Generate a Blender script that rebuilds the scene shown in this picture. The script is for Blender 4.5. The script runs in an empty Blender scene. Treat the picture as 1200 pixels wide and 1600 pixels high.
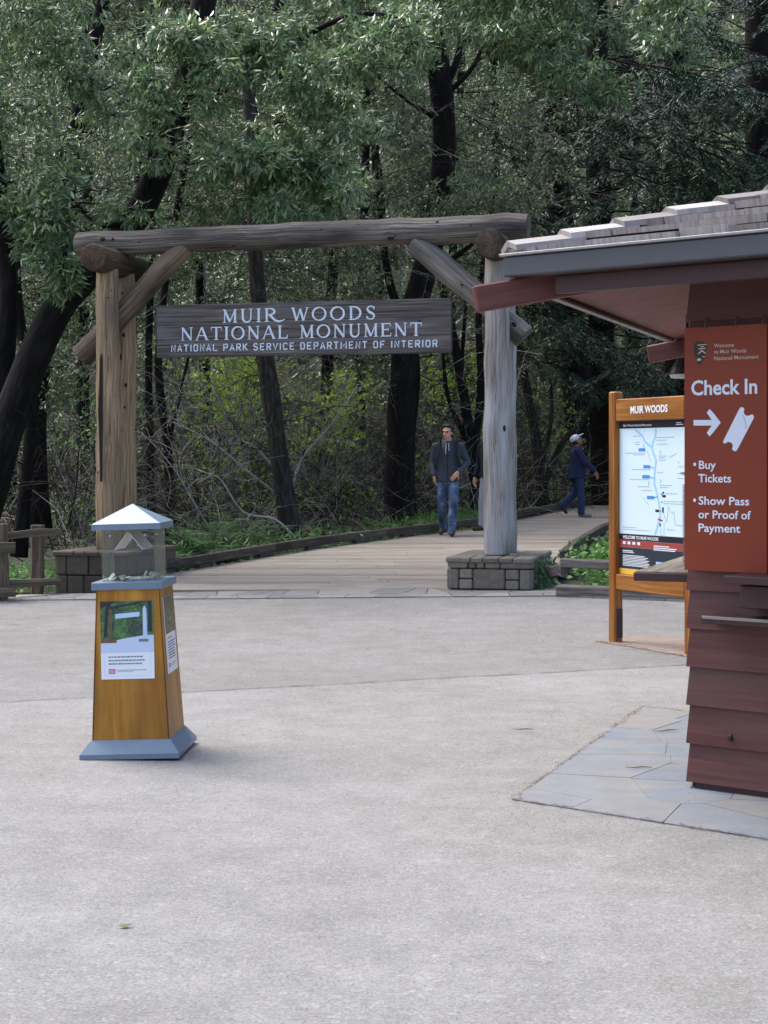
import bpy, bmesh, math, random
import numpy as np
from mathutils import Vector, Matrix, noise as mnoise

SC = bpy.context.scene
COL = SC.collection
RNG = np.random.default_rng(7)
random.seed(7)

# ------------------------------------------------------------------ camera
F, HY, EYE = 2400.0, 720.0, 1.5          # focal length (photo pixels), horizon row, eye height
cam_d = bpy.data.cameras.new('camera')
cam_d.sensor_fit = 'VERTICAL'
cam_d.sensor_height = 24.0
cam_d.sensor_width = 18.0
cam_d.lens = 24.0 * F / 1600.0
cam_d.shift_y = -(800.0 - HY) / 1600.0
cam_d.clip_end = 500.0
cam = bpy.data.objects.new('camera', cam_d)
cam.location = (0, 0, EYE)
cam.rotation_euler = (math.radians(90), 0, 0)
COL.objects.link(cam)
SC.camera = cam

# ------------------------------------------------------------------ light
SUN_EL, SUN_AZ = math.radians(60), math.radians(-55)     # azimuth from +Y, clockwise: ahead of the camera, to the left
w = bpy.data.worlds.new('World'); SC.world = w; w.use_nodes = True
nt = w.node_tree
sky = nt.nodes.new('ShaderNodeTexSky'); sky.sky_type = 'NISHITA'; sky.sun_disc = False
sky.sun_elevation = SUN_EL; sky.sun_rotation = SUN_AZ
sky.air_density = 0.8; sky.dust_density = 3.5; sky.ozone_density = 1.2
bg = nt.nodes['Background']; bg.inputs['Strength'].default_value = 0.15
nt.links.new(sky.outputs['Color'], bg.inputs['Color'])
sun_d = bpy.data.lights.new('sun', 'SUN'); sun_d.energy = 1.1; sun_d.angle = math.radians(32); sun_d.color = (1.0, 0.985, 0.96)
sun = bpy.data.objects.new('sun', sun_d); COL.objects.link(sun)
sdir = Vector((math.sin(SUN_AZ) * math.cos(SUN_EL), math.cos(SUN_AZ) * math.cos(SUN_EL), math.sin(SUN_EL)))
sun.rotation_euler = sdir.to_track_quat('Z', 'Y').to_euler(); sun.location = sdir * 50
SC.view_settings.view_transform = 'Standard'; SC.view_settings.look = 'None'
SC.view_settings.gamma = 1.0; SC.view_settings.exposure = 1.45
SC.cycles.max_bounces = 6; SC.cycles.diffuse_bounces = 3; SC.cycles.glossy_bounces = 2
SC.cycles.transparent_max_bounces = 12; SC.cycles.transmission_bounces = 4
SC.cycles.use_denoising = True; SC.cycles.denoiser = 'OPENIMAGEDENOISE'; SC.cycles.denoising_input_passes = 'RGB_ALBEDO_NORMAL'; SC.cycles.denoising_prefilter = 'ACCURATE'

# ------------------------------------------------------------------ helpers
def P(px, py, Y):
    "the point at distance Y seen at photo pixel (px, py)"
    return Vector(((px - 600) * Y / F, Y, EYE - (py - HY) * Y / F))

def sr(r, g, b, k=1.0):
    f = lambda c: (c / 255 / 12.92 if c / 255 <= 0.04045 else ((c / 255 + 0.055) / 1.055) ** 2.4) * k
    return (f(r), f(g), f(b), 1.0)

def rotz(a):
    return Matrix.Rotation(a, 3, 'Z')

def axes(u, n=None):
    "3x3 with columns (side, side2, u): u becomes the local z axis"
    u = Vector(u).normalized()
    n = Vector(n) if n is not None else (Vector((0, 0, 1)) if abs(u.z) < 0.9 else Vector((0, 1, 0)))
    s = n.cross(u).normalized(); t = u.cross(s)
    return Matrix((s, t, u)).transposed()

class Fr:
    "a flat frame: origin, right, up, outward normal"
    def __init__(s, o, u, v, n=None):
        s.o = Vector(o); s.u = Vector(u).normalized(); s.v = Vector(v).normalized()
        s.n = Vector(n).normalized() if n is not None else s.u.cross(s.v).normalized()
    def __call__(s, x, y, d=0.0):
        return s.o + s.u * x + s.v * y + s.n * d
    def R(s):
        return Matrix((s.u, s.v, s.n)).transposed()

class MB:
    "collects boxes, tubes and polygons, then links them as ONE mesh"
    def __init__(s):
        s.v, s.f, s.m, s.t, s.mi = [], [], [], [], 0
    def add(s, verts, faces, tc=None):
        b = len(s.v)
        s.v += [tuple(p) for p in verts]
        s.t += [tuple(p) for p in (tc if tc is not None else verts)]
        for f in faces:
            s.f.append([b + i for i in f]); s.m.append(s.mi)
    def box(s, c, size, R=None, ch=0.0, ga=2):
        "box centred at c; ch = chamfer; ga = axis along which the grain runs"
        hx = [d / 2 for d in size]; c = Vector(c); off = [random.uniform(-9, 9) for _ in range(3)]
        perm = {0: (1, 2, 0), 1: (2, 0, 1), 2: (0, 1, 2)}[ga]
        L, idx, F_ = [], {}, []
        if ch <= 0:
            for sx in (-1, 1):
                for sy in (-1, 1):
                    for sz in (-1, 1):
                        L.append((sx * hx[0], sy * hx[1], sz * hx[2]))
            F_ = [(0, 1, 3, 2), (4, 6, 7, 5), (0, 4, 5, 1), (2, 3, 7, 6), (0, 2, 6, 4), (1, 5, 7, 3)]
        else:
            ch = min(ch, min(hx) * 0.8)
            for sg in [(a, b, d) for a in (-1, 1) for b in (-1, 1) for d in (-1, 1)]:
                for k in range(3):
                    idx[sg, k] = len(L)
                    L.append(tuple(sg[i] * (hx[i] - (0 if i == k else ch)) for i in range(3)))
            for k in range(3):
                i, j = (k + 1) % 3, (k + 2) % 3
                for sk in (-1, 1):
                    q = []
                    for a, b in ((-1, -1), (1, -1), (1, 1), (-1, 1)):
                        g = [0, 0, 0]; g[k] = sk; g[i] = a; g[j] = b; q.append(idx[tuple(g), k])
                    F_.append(q if sk > 0 else q[::-1])
                for a in (-1, 1):
                    for b in (-1, 1):
                        g0 = [0, 0, 0]; g0[i] = a; g0[j] = b; g1 = list(g0); g0[k] = -1; g1[k] = 1
                        F_.append([idx[tuple(g0), i], idx[tuple(g1), i], idx[tuple(g1), j], idx[tuple(g0), j]])
            for sg in [(a, b, d) for a in (-1, 1) for b in (-1, 1) for d in (-1, 1)]:
                F_.append([idx[sg, 0], idx[sg, 1], idx[sg, 2]])
        R = R or Matrix.Identity(3)
        s.add([c + R @ Vector(p) for p in L], F_, [tuple(p[perm[i]] + off[i] for i in range(3)) for p in L])
    def tube(s, pts, radii, n=8, cap=True, wob=0.0):
        pts = [Vector(p) for p in pts]; N = len(pts)
        if isinstance(radii, (int, float)): radii = [radii] * N
        T = [(pts[min(i + 1, N - 1)] - pts[max(i - 1, 0)]).normalized() for i in range(N)]
        R0 = axes(T[0]); a = R0.col[0].copy()
        V, TC, F_ = [], [], []; ln = random.uniform(0, 30); ph = random.uniform(0, 9)
        for i in range(N):
            a = (a - T[i] * a.dot(T[i])).normalized(); b = T[i].cross(a)
            if i: ln += (pts[i] - pts[i - 1]).length
            for k in range(n):
                th = 2 * math.pi * k / n; r = radii[i]
                if wob: r *= 1 + wob * mnoise.noise(Vector((math.cos(th) * 1.3 + ph, math.sin(th) * 1.3, ln * 1.1)))
                V.append(pts[i] + a * (math.cos(th) * r) + b * (math.sin(th) * r))
                TC.append((math.cos(th) * radii[i] + ph, math.sin(th) * radii[i], ln))
        for i in range(N - 1):
            for k in range(n):
                k2 = (k + 1) % n
                F_.append((i * n + k, i * n + k2, (i + 1) * n + k2, (i + 1) * n + k))
        if cap and n > 2:
            F_.append(list(range(n))[::-1]); F_.append([(N - 1) * n + k for k in range(n)])
        s.add(V, F_, TC)
    def ext(s, poly, fr, d0, d1):
        "polygon given in frame coordinates, from depth d0 to d1"
        n = len(poly)
        V = [fr(x, y, d0) for x, y in poly] + [fr(x, y, d1) for x, y in poly]
        T = [(x, d0, y) for x, y in poly] + [(x, d1, y) for x, y in poly]
        F_ = [list(range(n))[::-1], list(range(n, 2 * n))]
        for i in range(n): F_.append((i, (i + 1) % n, n + (i + 1) % n, n + i))
        s.add(V, F_, T)
    def flat(s, poly, fr, d):
        s.add([fr(x, y, d) for x, y in poly], [list(range(len(poly)))], [(x, y, d) for x, y in poly])
    def rect(s, x0, y0, x1, y1, fr, d):
        s.flat([(x0, y0), (x1, y0), (x1, y1), (x0, y1)], fr, d)
    def loft(s, rings, n=20, cap=True):
        "rings: (cx, cy, z, rx, ry)"
        V, F_ = [], []
        for cx, cy, z, rx, ry in rings:
            for k in range(n):
                th = 2 * math.pi * k / n
                V.append((cx + math.cos(th) * rx, cy + math.sin(th) * ry, z))
        for i in range(len(rings) - 1):
            for k in range(n):
                k2 = (k + 1) % n
                F_.append((i * n + k, i * n + k2, (i + 1) * n + k2, (i + 1) * n + k))
        if cap:
            F_.append(list(range(n))[::-1]); F_.append([(len(rings) - 1) * n + k for k in range(n)])
        s.add(V, F_)
    def ball(s, c, r, R=None, nu=12, nv=8):
        r = (r, r, r) if isinstance(r, (int, float)) else r
        c = Vector(c); R = R or Matrix.Identity(3); V = [c + R @ Vector((0, 0, -r[2]))]; F_ = []
        for j in range(1, nv):
            ph = -math.pi / 2 + math.pi * j / nv
            for k in range(nu):
                th = 2 * math.pi * k / nu
                V.append(c + R @ Vector((r[0] * math.cos(ph) * math.cos(th), r[1] * math.cos(ph) * math.sin(th), r[2] * math.sin(ph))))
        V.append(c + R @ Vector((0, 0, r[2])))
        for k in range(nu): F_.append((0, 1 + (k + 1) % nu, 1 + k))
        for j in range(nv - 2):
            for k in range(nu):
                k2 = (k + 1) % nu; a = 1 + j * nu; b = a + nu
                F_.append((a + k, a + k2, b + k2, b + k))
        a = 1 + (nv - 2) * nu
        for k in range(nu): F_.append((a + k, a + (k + 1) % nu, len(V) - 1))
        s.add(V, F_)
    def caps(s, p0, p1, r0, r1, n=12):
        "tapered capsule"
        p0, p1 = Vector(p0), Vector(p1); d = (p1 - p0).normalized()
        pts, rad = [], []
        for a in (-1, -0.85, -0.5): pts.append(p0 + d * r0 * a); rad.append(max(r0 * math.sqrt(max(0, 1 - a * a)), r0 * 0.05))
        pts.append(p0); rad.append(r0); pts.append(p1); rad.append(r1)
        for a in (0.5, 0.85, 1): pts.append(p1 + d * r1 * a); rad.append(max(r1 * math.sqrt(max(0, 1 - a * a)), r1 * 0.05))
        s.tube(pts, rad, n)
    def build(s, name, mats, parent=None, smooth=False, local=False, loc=None):
        me = bpy.data.meshes.new(name)
        V = np.array(s.v, dtype=np.float64).reshape(-1, 3)
        if parent is None:
            if loc is None:
                loc = (*((V[:, :2].min(0) + V[:, :2].max(0)) / 2), V[:, 2].min())
            off = np.array(loc)
        else:
            r = parent
            while r.parent: r = r.parent
            off = np.zeros(3) if local else np.array(r.location)
        me.from_pydata([tuple(p) for p in (V - off)], [], s.f)
        mats = mats if isinstance(mats, (list, tuple)) else [mats]
        for m in mats: me.materials.append(m)
        if len(mats) > 1: me.polygons.foreach_set('material_index', s.m)
        at = me.attributes.new('tc', 'FLOAT_VECTOR', 'POINT')
        at.data.foreach_set('vector', np.array(s.t, dtype=np.float32).ravel())
        if any(len(f) > 2 for f in s.f) and len(s.f) < 60000:
            bm = bmesh.new(); bm.from_mesh(me); bmesh.ops.recalc_face_normals(bm, faces=bm.faces); bm.to_mesh(me); bm.free()
        if smooth: me.polygons.foreach_set('use_smooth', [True] * len(me.polygons))
        me.update()
        o = bpy.data.objects.new(name, me); COL.objects.link(o)
        if parent is not None: o.parent = parent
        else: o.location = loc
        return o

def smooth_by_angle(o, deg=40):
    me = o.data; me.polygons.foreach_set('use_smooth', [True] * len(me.polygons))
    me.set_sharp_from_angle(angle=math.radians(deg))

def tag(o, label=None, cat=None, group=None, kind=None):
    if label: o['label'] = label
    if cat: o['category'] = cat
    if group: o['group'] = group
    if kind: o['kind'] = kind
    return o

def thing(name, label, cat, loc, group=None):
    o = bpy.data.objects.new(name, None); COL.objects.link(o); o.location = loc; o.empty_display_size = 0.2
    return tag(o, label, cat, group)

def struct(o):
    o['kind'] = 'structure'; return o

def spline(pts, k=6):
    "Catmull-Rom through the points"
    p = [Vector(q) for q in pts]; p = [p[0] * 2 - p[1]] + p + [p[-1] * 2 - p[-2]]; out = []
    for i in range(1, len(p) - 2):
        for j in range(k):
            t = j / k; a, b, c, d = p[i - 1], p[i], p[i + 1], p[i + 2]
            out.append(0.5 * ((2 * b) + (c - a) * t + (2 * a - 5 * b + 4 * c - d) * t * t + (3 * b - a - 3 * c + d) * t ** 3))
    out.append(p[-2]); return out

# ------------------------------------------------------------------ materials
def new_mat(name):
    m = bpy.data.materials.new(name); m.use_nodes = True
    return m, m.node_tree, m.node_tree.nodes['Principled BSDF']

def N(nt, t, **kw):
    n = nt.nodes.new(t)
    for k, v in kw.items():
        if k in n.inputs: n.inputs[k].default_value = v
        else: setattr(n, k, v)
    return n

def ramp(nt, stops, fac):
    r = nt.nodes.new('ShaderNodeValToRGB'); e = r.color_ramp.elements
    e[0].position, e[0].color = stops[0]; e[1].position, e[1].color = stops[-1]
    for p, c in stops[1:-1]:
        x = e.new(p); x.color = c
    nt.links.new(fac, r.inputs['Fac']); return r.outputs['Color']

def mixc(nt, fac, a, b, mode='MIX'):
    m = nt.nodes.new('ShaderNodeMix'); m.data_type = 'RGBA'; m.blend_type = mode
    for sock, v in ((m.inputs[0], fac), (m.inputs[6], a), (m.inputs[7], b)):
        if hasattr(v, 'links'): nt.links.new(v, sock)
        else: sock.default_value = v
    return m.outputs[2]

def coord(nt, src='tc', scale=(1, 1, 1)):
    if src == 'tc':
        a = N(nt, 'ShaderNodeAttribute', attribute_name='tc'); out = a.outputs['Vector']
    else:
        out = nt.nodes.new('ShaderNodeTexCoord').outputs['Object']
    mp = nt.nodes.new('ShaderNodeMapping'); mp.inputs['Scale'].default_value = scale
    nt.links.new(out, mp.inputs['Vector']); return mp.outputs['Vector']

def nz(nt, vec, scale, detail=4, rough=0.6, out='Fac', dist=0.0):
    n = N(nt, 'ShaderNodeTexNoise', Scale=scale, Detail=detail, Roughness=rough, Distortion=dist)
    nt.links.new(vec, n.inputs['Vector']); return n.outputs[out]

def bump(nt, b, h, strength=0.4, dist=0.01):
    n = N(nt, 'ShaderNodeBump', Strength=strength, Distance=dist); nt.links.new(h, n.inputs['Height']); nt.links.new(n.outputs['Normal'], b.inputs['Normal'])

def wood(name, dark, mid, light, grain=(45, 45, 2.2), stain=None, stain_amt=(0.45, 0.7), rough=0.8, bs=0.5, bd=0.006, stain_scale=(3, 3, 0.7), crack=0.0):
    m, nt, b = new_mat(name)
    v = coord(nt, 'tc', grain); g = nz(nt, v, 1.0, 6, 0.65, dist=0.3)
    c = ramp(nt, [(0.3, dark), (0.5, mid), (0.72, light)], g)
    if stain:
        s2 = nz(nt, coord(nt, 'tc', stain_scale), 1.0, 3, 0.55)
        f = ramp(nt, [(stain_amt[0], (0, 0, 0, 1)), (stain_amt[1], (1, 1, 1, 1))], s2)
        c = mixc(nt, f, c, stain)
    if crack:
        ck = nz(nt, coord(nt, 'tc', (grain[0] * .45, grain[1] * .45, grain[2] * .22)), 1.0, 2, 0.5, dist=0.2)
        cf = ramp(nt, [(0.486, (1, 1, 1, 1)), (0.5, (1 - crack, 1 - crack, 1 - crack, 1)), (0.514, (1, 1, 1, 1))], ck)
        c = mixc(nt, 1.0, c, cf, 'MULTIPLY'); sm_ = N(nt, 'ShaderNodeMath', operation='ADD'); nt.links.new(g, sm_.inputs[0]); nt.links.new(cf, sm_.inputs[1]); g = sm_.outputs[0]
    nt.links.new(c, b.inputs['Base Color']); b.inputs['Roughness'].default_value = rough
    b.inputs['Specular IOR Level'].default_value = 0.25
    bump(nt, b, g, bs, bd); return m

def plain(name, col, rough=0.6, var=0.12, scale=6, metal=0.0, bs=0.0, spec=0.4, src='tc'):
    m, nt, b = new_mat(name)
    v = coord(nt, src); g = nz(nt, v, scale, 5, 0.6)
    lo = tuple(c * (1 - var) for c in col[:3]) + (1,); hi = tuple(min(1, c * (1 + var)) for c in col[:3]) + (1,)
    nt.links.new(ramp(nt, [(0.3, lo), (0.7, hi)], g), b.inputs['Base Color'])
    b.inputs['Roughness'].default_value = rough; b.inputs['Metallic'].default_value = metal; b.inputs['Specular IOR Level'].default_value = spec
    if bs: bump(nt, b, nz(nt, v, scale * 8, 3), bs, 0.004)
    return m

def glass(name, tint=(0.93, 0.96, 0.97, 1), haze=0.008):
    m, nt, b = new_mat(name); nt.nodes.remove(b)
    o = nt.nodes['Material Output']
    tr = N(nt, 'ShaderNodeBsdfTransparent', Color=tint); gl = N(nt, 'ShaderNodeBsdfGlossy', Roughness=0.28); df = N(nt, 'ShaderNodeBsdfDiffuse', Color=(0.75, 0.74, 0.73, 1))
    lw = N(nt, 'ShaderNodeLayerWeight', Blend=0.5); pw = N(nt, 'ShaderNodeMath', operation='POWER'); nt.links.new(lw.outputs['Facing'], pw.inputs[0]); pw.inputs[1].default_value = 4.0
    ma = N(nt, 'ShaderNodeMath', operation='MULTIPLY_ADD'); nt.links.new(pw.outputs[0], ma.inputs[0]); ma.inputs[1].default_value = 0.7; ma.inputs[2].default_value = 0.012
    m0 = N(nt, 'ShaderNodeMixShader'); m0.inputs[0].default_value = haze; nt.links.new(tr.outputs[0], m0.inputs[1]); nt.links.new(df.outputs[0], m0.inputs[2])  # a little white diffuse stands in for milky reflections on the panes
    mx = nt.nodes.new('ShaderNodeMixShader')
    nt.links.new(ma.outputs[0], mx.inputs[0]); nt.links.new(m0.outputs[0], mx.inputs[1]); nt.links.new(gl.outputs[0], mx.inputs[2])
    nt.links.new(mx.outputs[0], o.inputs['Surface']); return m

def leaf_mat(name, cols, rough=0.38, trans=0.22, spec=0.5):
    m, nt, b = new_mat(name)
    ri = nt.nodes.new('ShaderNodeNewGeometry').outputs['Random Per Island']
    st = [(i / (len(cols) - 1), c) for i, c in enumerate(cols)]
    c = ramp(nt, st, ri); nt.links.new(c, b.inputs['Base Color'])
    b.inputs['Roughness'].default_value = rough; b.inputs['Specular IOR Level'].default_value = spec
    tl = nt.nodes.new('ShaderNodeBsdfTranslucent'); nt.links.new(c, tl.inputs['Color'])
    mx = N(nt, 'ShaderNodeMixShader'); mx.inputs[0].default_value = trans
    nt.links.new(b.outputs[0], mx.inputs[1]); nt.links.new(tl.outputs[0], mx.inputs[2])
    nt.links.new(mx.outputs[0], nt.nodes['Material Output'].inputs['Surface']); return m

# text: the built-in font fitted to a box in a frame
def text_mesh(body, fr, x0, x1, y0, y1, d, name, mat, parent, bold=0.0, loc=False):
    "y0 = baseline, y1 = cap height line"
    cu = bpy.data.curves.new('t', 'FONT'); cu.body = body; cu.offset = bold; cu.resolution_u = 3
    o = bpy.data.objects.new('t', cu); COL.objects.link(o)
    dg = bpy.context.evaluated_depsgraph_get(); me = bpy.data.meshes.new_from_object(o.evaluated_get(dg))
    V = np.array([v.co[:] for v in me.vertices]); Fc = [list(p.vertices) for p in me.polygons]
    bpy.data.objects.remove(o); bpy.data.curves.remove(cu); bpy.data.meshes.remove(me)
    sx = (x1 - x0) / (V[:, 0].max() - V[:, 0].min()); sy = (y1 - y0) / 0.73
    mb = MB(); mb.add([fr(x0 + (p[0] - V[:, 0].min()) * sx, y0 + p[1] * sy, d) for p in V], Fc)
    return mb.build(name, mat, parent, local=loc)
# ================================================================== setting
def sstep(a, b, x):
    t = max(0.0, min(1.0, (x - a) / (b - a))); return t * t * (3 - 2 * t)
def zg(x, y):
    "height of the plaza: level, rising a little to the right towards the gate"
    return sstep(12.5, 17, y) * (0.03 + 0.018 * max(-6, min(4, x)))

def lerp_tab(tab, y):
    if y <= tab[0][0]: return tab[0][1]
    for (a, p), (b, q) in zip(tab, tab[1:]):
        if y <= b: return p + (q - p) * sstep(a, b, y) * 0.35 + (q - p) * (y - a) / (b - a) * 0.65
    return tab[-1][1]
ZD = [(17, 0.02), (18.3, 0.055), (24, 0.335), (27, 0.385), (31, 0.40), (60, 0.42)]
def zdeck(y): return lerp_tab(ZD, y)
def deck_pt(px, py):
    lo, hi = 15.0, 75.0
    for _ in range(50):
        m = (lo + hi) / 2
        if EYE - (py - HY) * m / F > zdeck(m): lo = m
        else: hi = m
    return P(px, py, lo)

def zforest(x, y):
    h = -0.12 + 0.10 * mnoise.noise(Vector((x * 0.25, y * 0.25, 0)))
    h += 0.47 * max(0.0, y - 37 - 0.18 * x) ** 1.0 * sstep(36, 46, y - 0.18 * x)
    h += 0.45 * max(0.0, -x - 14) * sstep(14, 24, y) + 0.35 * max(0.0, x - 16) * sstep(16, 26, y)
    if y > 19: h += 0.5 * mnoise.noise(Vector((x * 0.12, y * 0.12, 3))) * sstep(30, 45, y)
    return min(h, 42)

# plaza material: pale compacted aggregate, two pours that meet at a joint
m_ground, nt, b = new_mat('plaza aggregate')
v = coord(nt, 'obj')
fine = nz(nt, v, 95, 4, 0.75); mid = nz(nt, v, 3.5, 8, 0.72); big = nz(nt, v, 0.55, 5, 0.6)
c1 = ramp(nt, [(0.3, sr(68, 68, 65)), (0.5, sr(134, 134, 131)), (0.7, sr(182, 182, 179))], fine)
c2 = ramp(nt, [(0.34, sr(126, 125, 123)), (0.66, sr(152, 151, 150))], mid)
c = mixc(nt, 0.55, c1, c2)
bigc = ramp(nt, [(0.38, (0.83, 0.82, 0.80, 1)), (0.65, (1, 1, 1, 1))], big)
c = mixc(nt, 0.75, c, bigc, 'MULTIPLY')
sep = nt.nodes.new('ShaderNodeSeparateXYZ'); nt.links.new(nt.nodes.new('ShaderNodeTexCoord').outputs['Object'], sep.inputs[0])
mul = N(nt, 'ShaderNodeMath', operation='MULTIPLY_ADD'); nt.links.new(sep.outputs[0], mul.inputs[0]); mul.inputs[1].default_value = -0.378; nt.links.new(sep.outputs[1], mul.inputs[2])
st = N(nt, 'ShaderNodeMath', operation='GREATER_THAN'); nt.links.new(mul.outputs[0], st.inputs[0]); st.inputs[1].default_value = 10.43
c = mixc(nt, st.outputs[0], c, mixc(nt, 1.0, c, (0.86, 0.85, 0.84, 1), 'MULTIPLY'))
vor = N(nt, 'ShaderNodeTexVoronoi', Scale=22.0, Randomness=1.0); nt.links.new(v, vor.inputs['Vector'])
speck = ramp(nt, [(0.07, (0.42, 0.38, 0.35, 1)), (0.12, (1, 1, 1, 1))], vor.outputs['Distance'])
c = mixc(nt, 0.6, c, speck, 'MULTIPLY')
nt.links.new(c, b.inputs['Base Color']); b.inputs['Roughness'].default_value = 0.9; b.inputs['Specular IOR Level'].default_value = 0.2

grit = N(nt, 'ShaderNodeTexVoronoi', Scale=60.0, Randomness=1.0); nt.links.new(v, grit.inputs['Vector'])
hs_ = ramp(nt, [(0.0, (0.86, 0.85, 0.83, 1)), (0.6, (1, 1, 1, 1)), (0.93, (1.0, 1.0, 1.0, 1)), (1.0, (1.2, 1.2, 1.18, 1))], nt.nodes.new('ShaderNodeSeparateColor').outputs[0])
nt.links.new(grit.outputs['Color'], [n_ for n_ in nt.nodes if n_.type == 'SEPARATE_COLOR'][0].inputs[0])
c = mixc(nt, 1.0, c, hs_, 'MULTIPLY'); nt.links.new(c, b.inputs['Base Color'])
bump(nt, b, fine, 0.4, 0.005)

# ground sheet (object origin at the world origin so its texture lies in metres)
mb = MB(); nx, ny = 61, 60
xs = np.linspace(-30, 30, nx); ys = np.linspace(-18, 17.45, ny)
for j in range(ny):
    for i in range(nx): mb.add([(xs[i], ys[j], zg(xs[i], ys[j]))], [])
for j in range(ny - 1):
    for i in range(nx - 1):
        a = j * nx + i; mb.f.append([a, a + 1, a + nx + 1, a + nx]); mb.m.append(0)
o = mb.build('ground', m_ground, loc=(0, 0, 0), smooth=True); struct(o)

# forest floor and the hillside that closes the valley, out to the horizon
m_floor, nt, b = new_mat('forest floor')
v = coord(nt, 'obj'); a1 = nz(nt, v, 1.2, 6, 0.7); a2 = nz(nt, v, 14, 5, 0.7)
c = mixc(nt, a1, ramp(nt, [(0.35, sr(38, 32, 26)), (0.7, sr(84, 72, 58))], a2), ramp(nt, [(0.35, sr(30, 38, 24)), (0.7, sr(66, 78, 44))], a2))
nt.links.new(c, b.inputs['Base Color']); b.inputs['Roughness'].default_value = 0.95; bump(nt, b, a2, 0.8, 0.05)
mb = MB()
xs = np.concatenate([np.linspace(-200, -44, 14), np.linspace(-40, 40, 81), np.linspace(44, 200, 14)])
ys = np.concatenate([np.linspace(-60, 15, 10), np.linspace(17.2, 80, 80), np.linspace(84, 260, 20)])
nx, ny = len(xs), len(ys)
for y in ys:
    for x in xs: mb.add([(x, y, -0.6 if y < 17.0 else zforest(x, y) + (0.0 if y > 17.3 else -0.1))], [])
for j in range(ny - 1):
    for i in range(nx - 1):
        a = j * nx + i; mb.f.append([a, a + 1, a + nx + 1, a + nx]); mb.m.append(0)
o = mb.build('hills', m_floor, loc=(0, 0, 0), smooth=True); struct(o)

# joint between the two pours: a dark groove packed with needles
m_debris = plain('needle debris', sr(112, 96, 80), 0.9, 0.35, 30)
mb = MB(); pts = []
for i in range(140):
    x = -9 + 18 * i / 139; y = 10.43 + 0.378 * x + 0.03 * mnoise.noise(Vector((x * 1.5, 0, 0)))
    pts.append((x, y, 0.004 + 0.006 * abs(mnoise.noise(Vector((x * 7, 5, 0)))) + 0.002))
for p, q in zip(pts, pts[1:]):
    wv = 0.003 + 0.008 * abs(mnoise.noise(Vector((p[0] * 2.1, 2, 0))))
    mb.add([(p[0], p[1] - wv, .004), (q[0], q[1] - wv, .004), (q[0], q[1] + wv, .004), (p[0], p[1] + wv, .004)], [(0, 1, 2, 3)])
struct(mb.build('ground_joint', m_debris))

# ---- stone paving: threshold in front of the boardwalk, and the pad under the booth's eaves
m_flag, nt, b = new_mat('flagstone')
ri = nt.nodes.new('ShaderNodeNewGeometry').outputs['Random Per Island']
v = coord(nt, 'obj'); g = nz(nt, v, 5, 6, 0.65); g2 = nz(nt, coord(nt, 'obj', (1, 3, 1)), 3, 5, 0.6)
c = ramp(nt, [(0.0, sr(108, 118, 131)), (0.25, sr(118, 126, 135)), (0.5, sr(126, 129, 132)), (0.75, sr(114, 122, 132)), (1.0, sr(132, 130, 126))], ri)
c = mixc(nt, ramp(nt, [(0.46, (0, 0, 0, 1)), (0.7, (0.8, 0.8, 0.8, 1))], g2), c, sr(140, 134, 124))
c = mixc(nt, 0.6, c, ramp(nt, [(0.3, (0.72, 0.72, 0.72, 1)), (0.7, (1, 1, 1, 1))], g), 'MULTIPLY')
nt.links.new(c, b.inputs['Base Color']); b.inputs['Roughness'].default_value = 0.75; bump(nt, b, g, 0.4, 0.01)

def clip_poly(poly, p, n):
    "keep the part of poly on the side (q-p).n <= 0"
    out = []
    for i in range(len(poly)):
        a, c = poly[i], poly[(i + 1) % len(poly)]
        da = (a[0] - p[0]) * n[0] + (a[1] - p[1]) * n[1]; dc = (c[0] - p[0]) * n[0] + (c[1] - p[1]) * n[1]
        if da <= 0: out.append(a)
        if da * dc < 0:
            t = da / (da - dc); out.append((a[0] + (c[0] - a[0]) * t, a[1] + (c[1] - a[1]) * t))
    return out
def flagstones(mb, outline, seeds, gap, zf, th):
    "irregular stones: voronoi cells of the seeds inside the outline"
    for i, s in enumerate(seeds):
        poly = list(outline)
        for j, q in enumerate(seeds):
            if i == j or not poly: continue
            d = (q[0] - s[0], q[1] - s[1]); L = math.hypot(*d)
            if L > 3: continue
            nn = (d[0] / L, d[1] / L); mid_ = ((s[0] + q[0]) / 2 - nn[0] * gap, (s[1] + q[1]) / 2 - nn[1] * gap)
            poly = clip_poly(poly, mid_, nn)
        if len(poly) < 3: continue
        n = len(poly); dz = random.uniform(0, 0.0015)
        mb.add([(x, y, zf(x, y) + th + dz) for x, y in poly] + [(x, y, zf(x, y) - 0.05) for x, y in poly],
               [list(range(n))] + [(k, (k + 1) % n, n + (k + 1) % n, n + k) for k in range(n)])
m_thr, nt, b = new_mat('threshold stone')
ri = nt.nodes.new('ShaderNodeNewGeometry').outputs['Random Per Island']; g = nz(nt, coord(nt, 'obj'), 8, 6, 0.7)
c = ramp(nt, [(0, sr(118, 116, 113)), (.5, sr(130, 128, 125)), (1, sr(142, 138, 132))], ri); c = mixc(nt, .8, c, ramp(nt, [(.3, (.72, .71, .7, 1)), (.7, (1, 1, 1, 1))], g), 'MULTIPLY')
nt.links.new(c, b.inputs['Base Color']); b.inputs['Roughness'].default_value = 0.85; bump(nt, b, g, .5, .015)
AK = Vector((math.cos(math.radians(-37)), math.sin(math.radians(-37)), 0))     # along the booth's front wall
BK = Vector((math.cos(math.radians(68.5)), math.sin(math.radians(68.5)), 0))   # along its left wall
pad0 = Vector((0.566, 6.79, 0))
out = [tuple((pad0 + AK * s + BK * t)[:2]) for s, t in ((0, 0), (5.0, 0), (5.0, 2.75), (0, 2.75))]
mb = MB(); seeds = []
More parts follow.
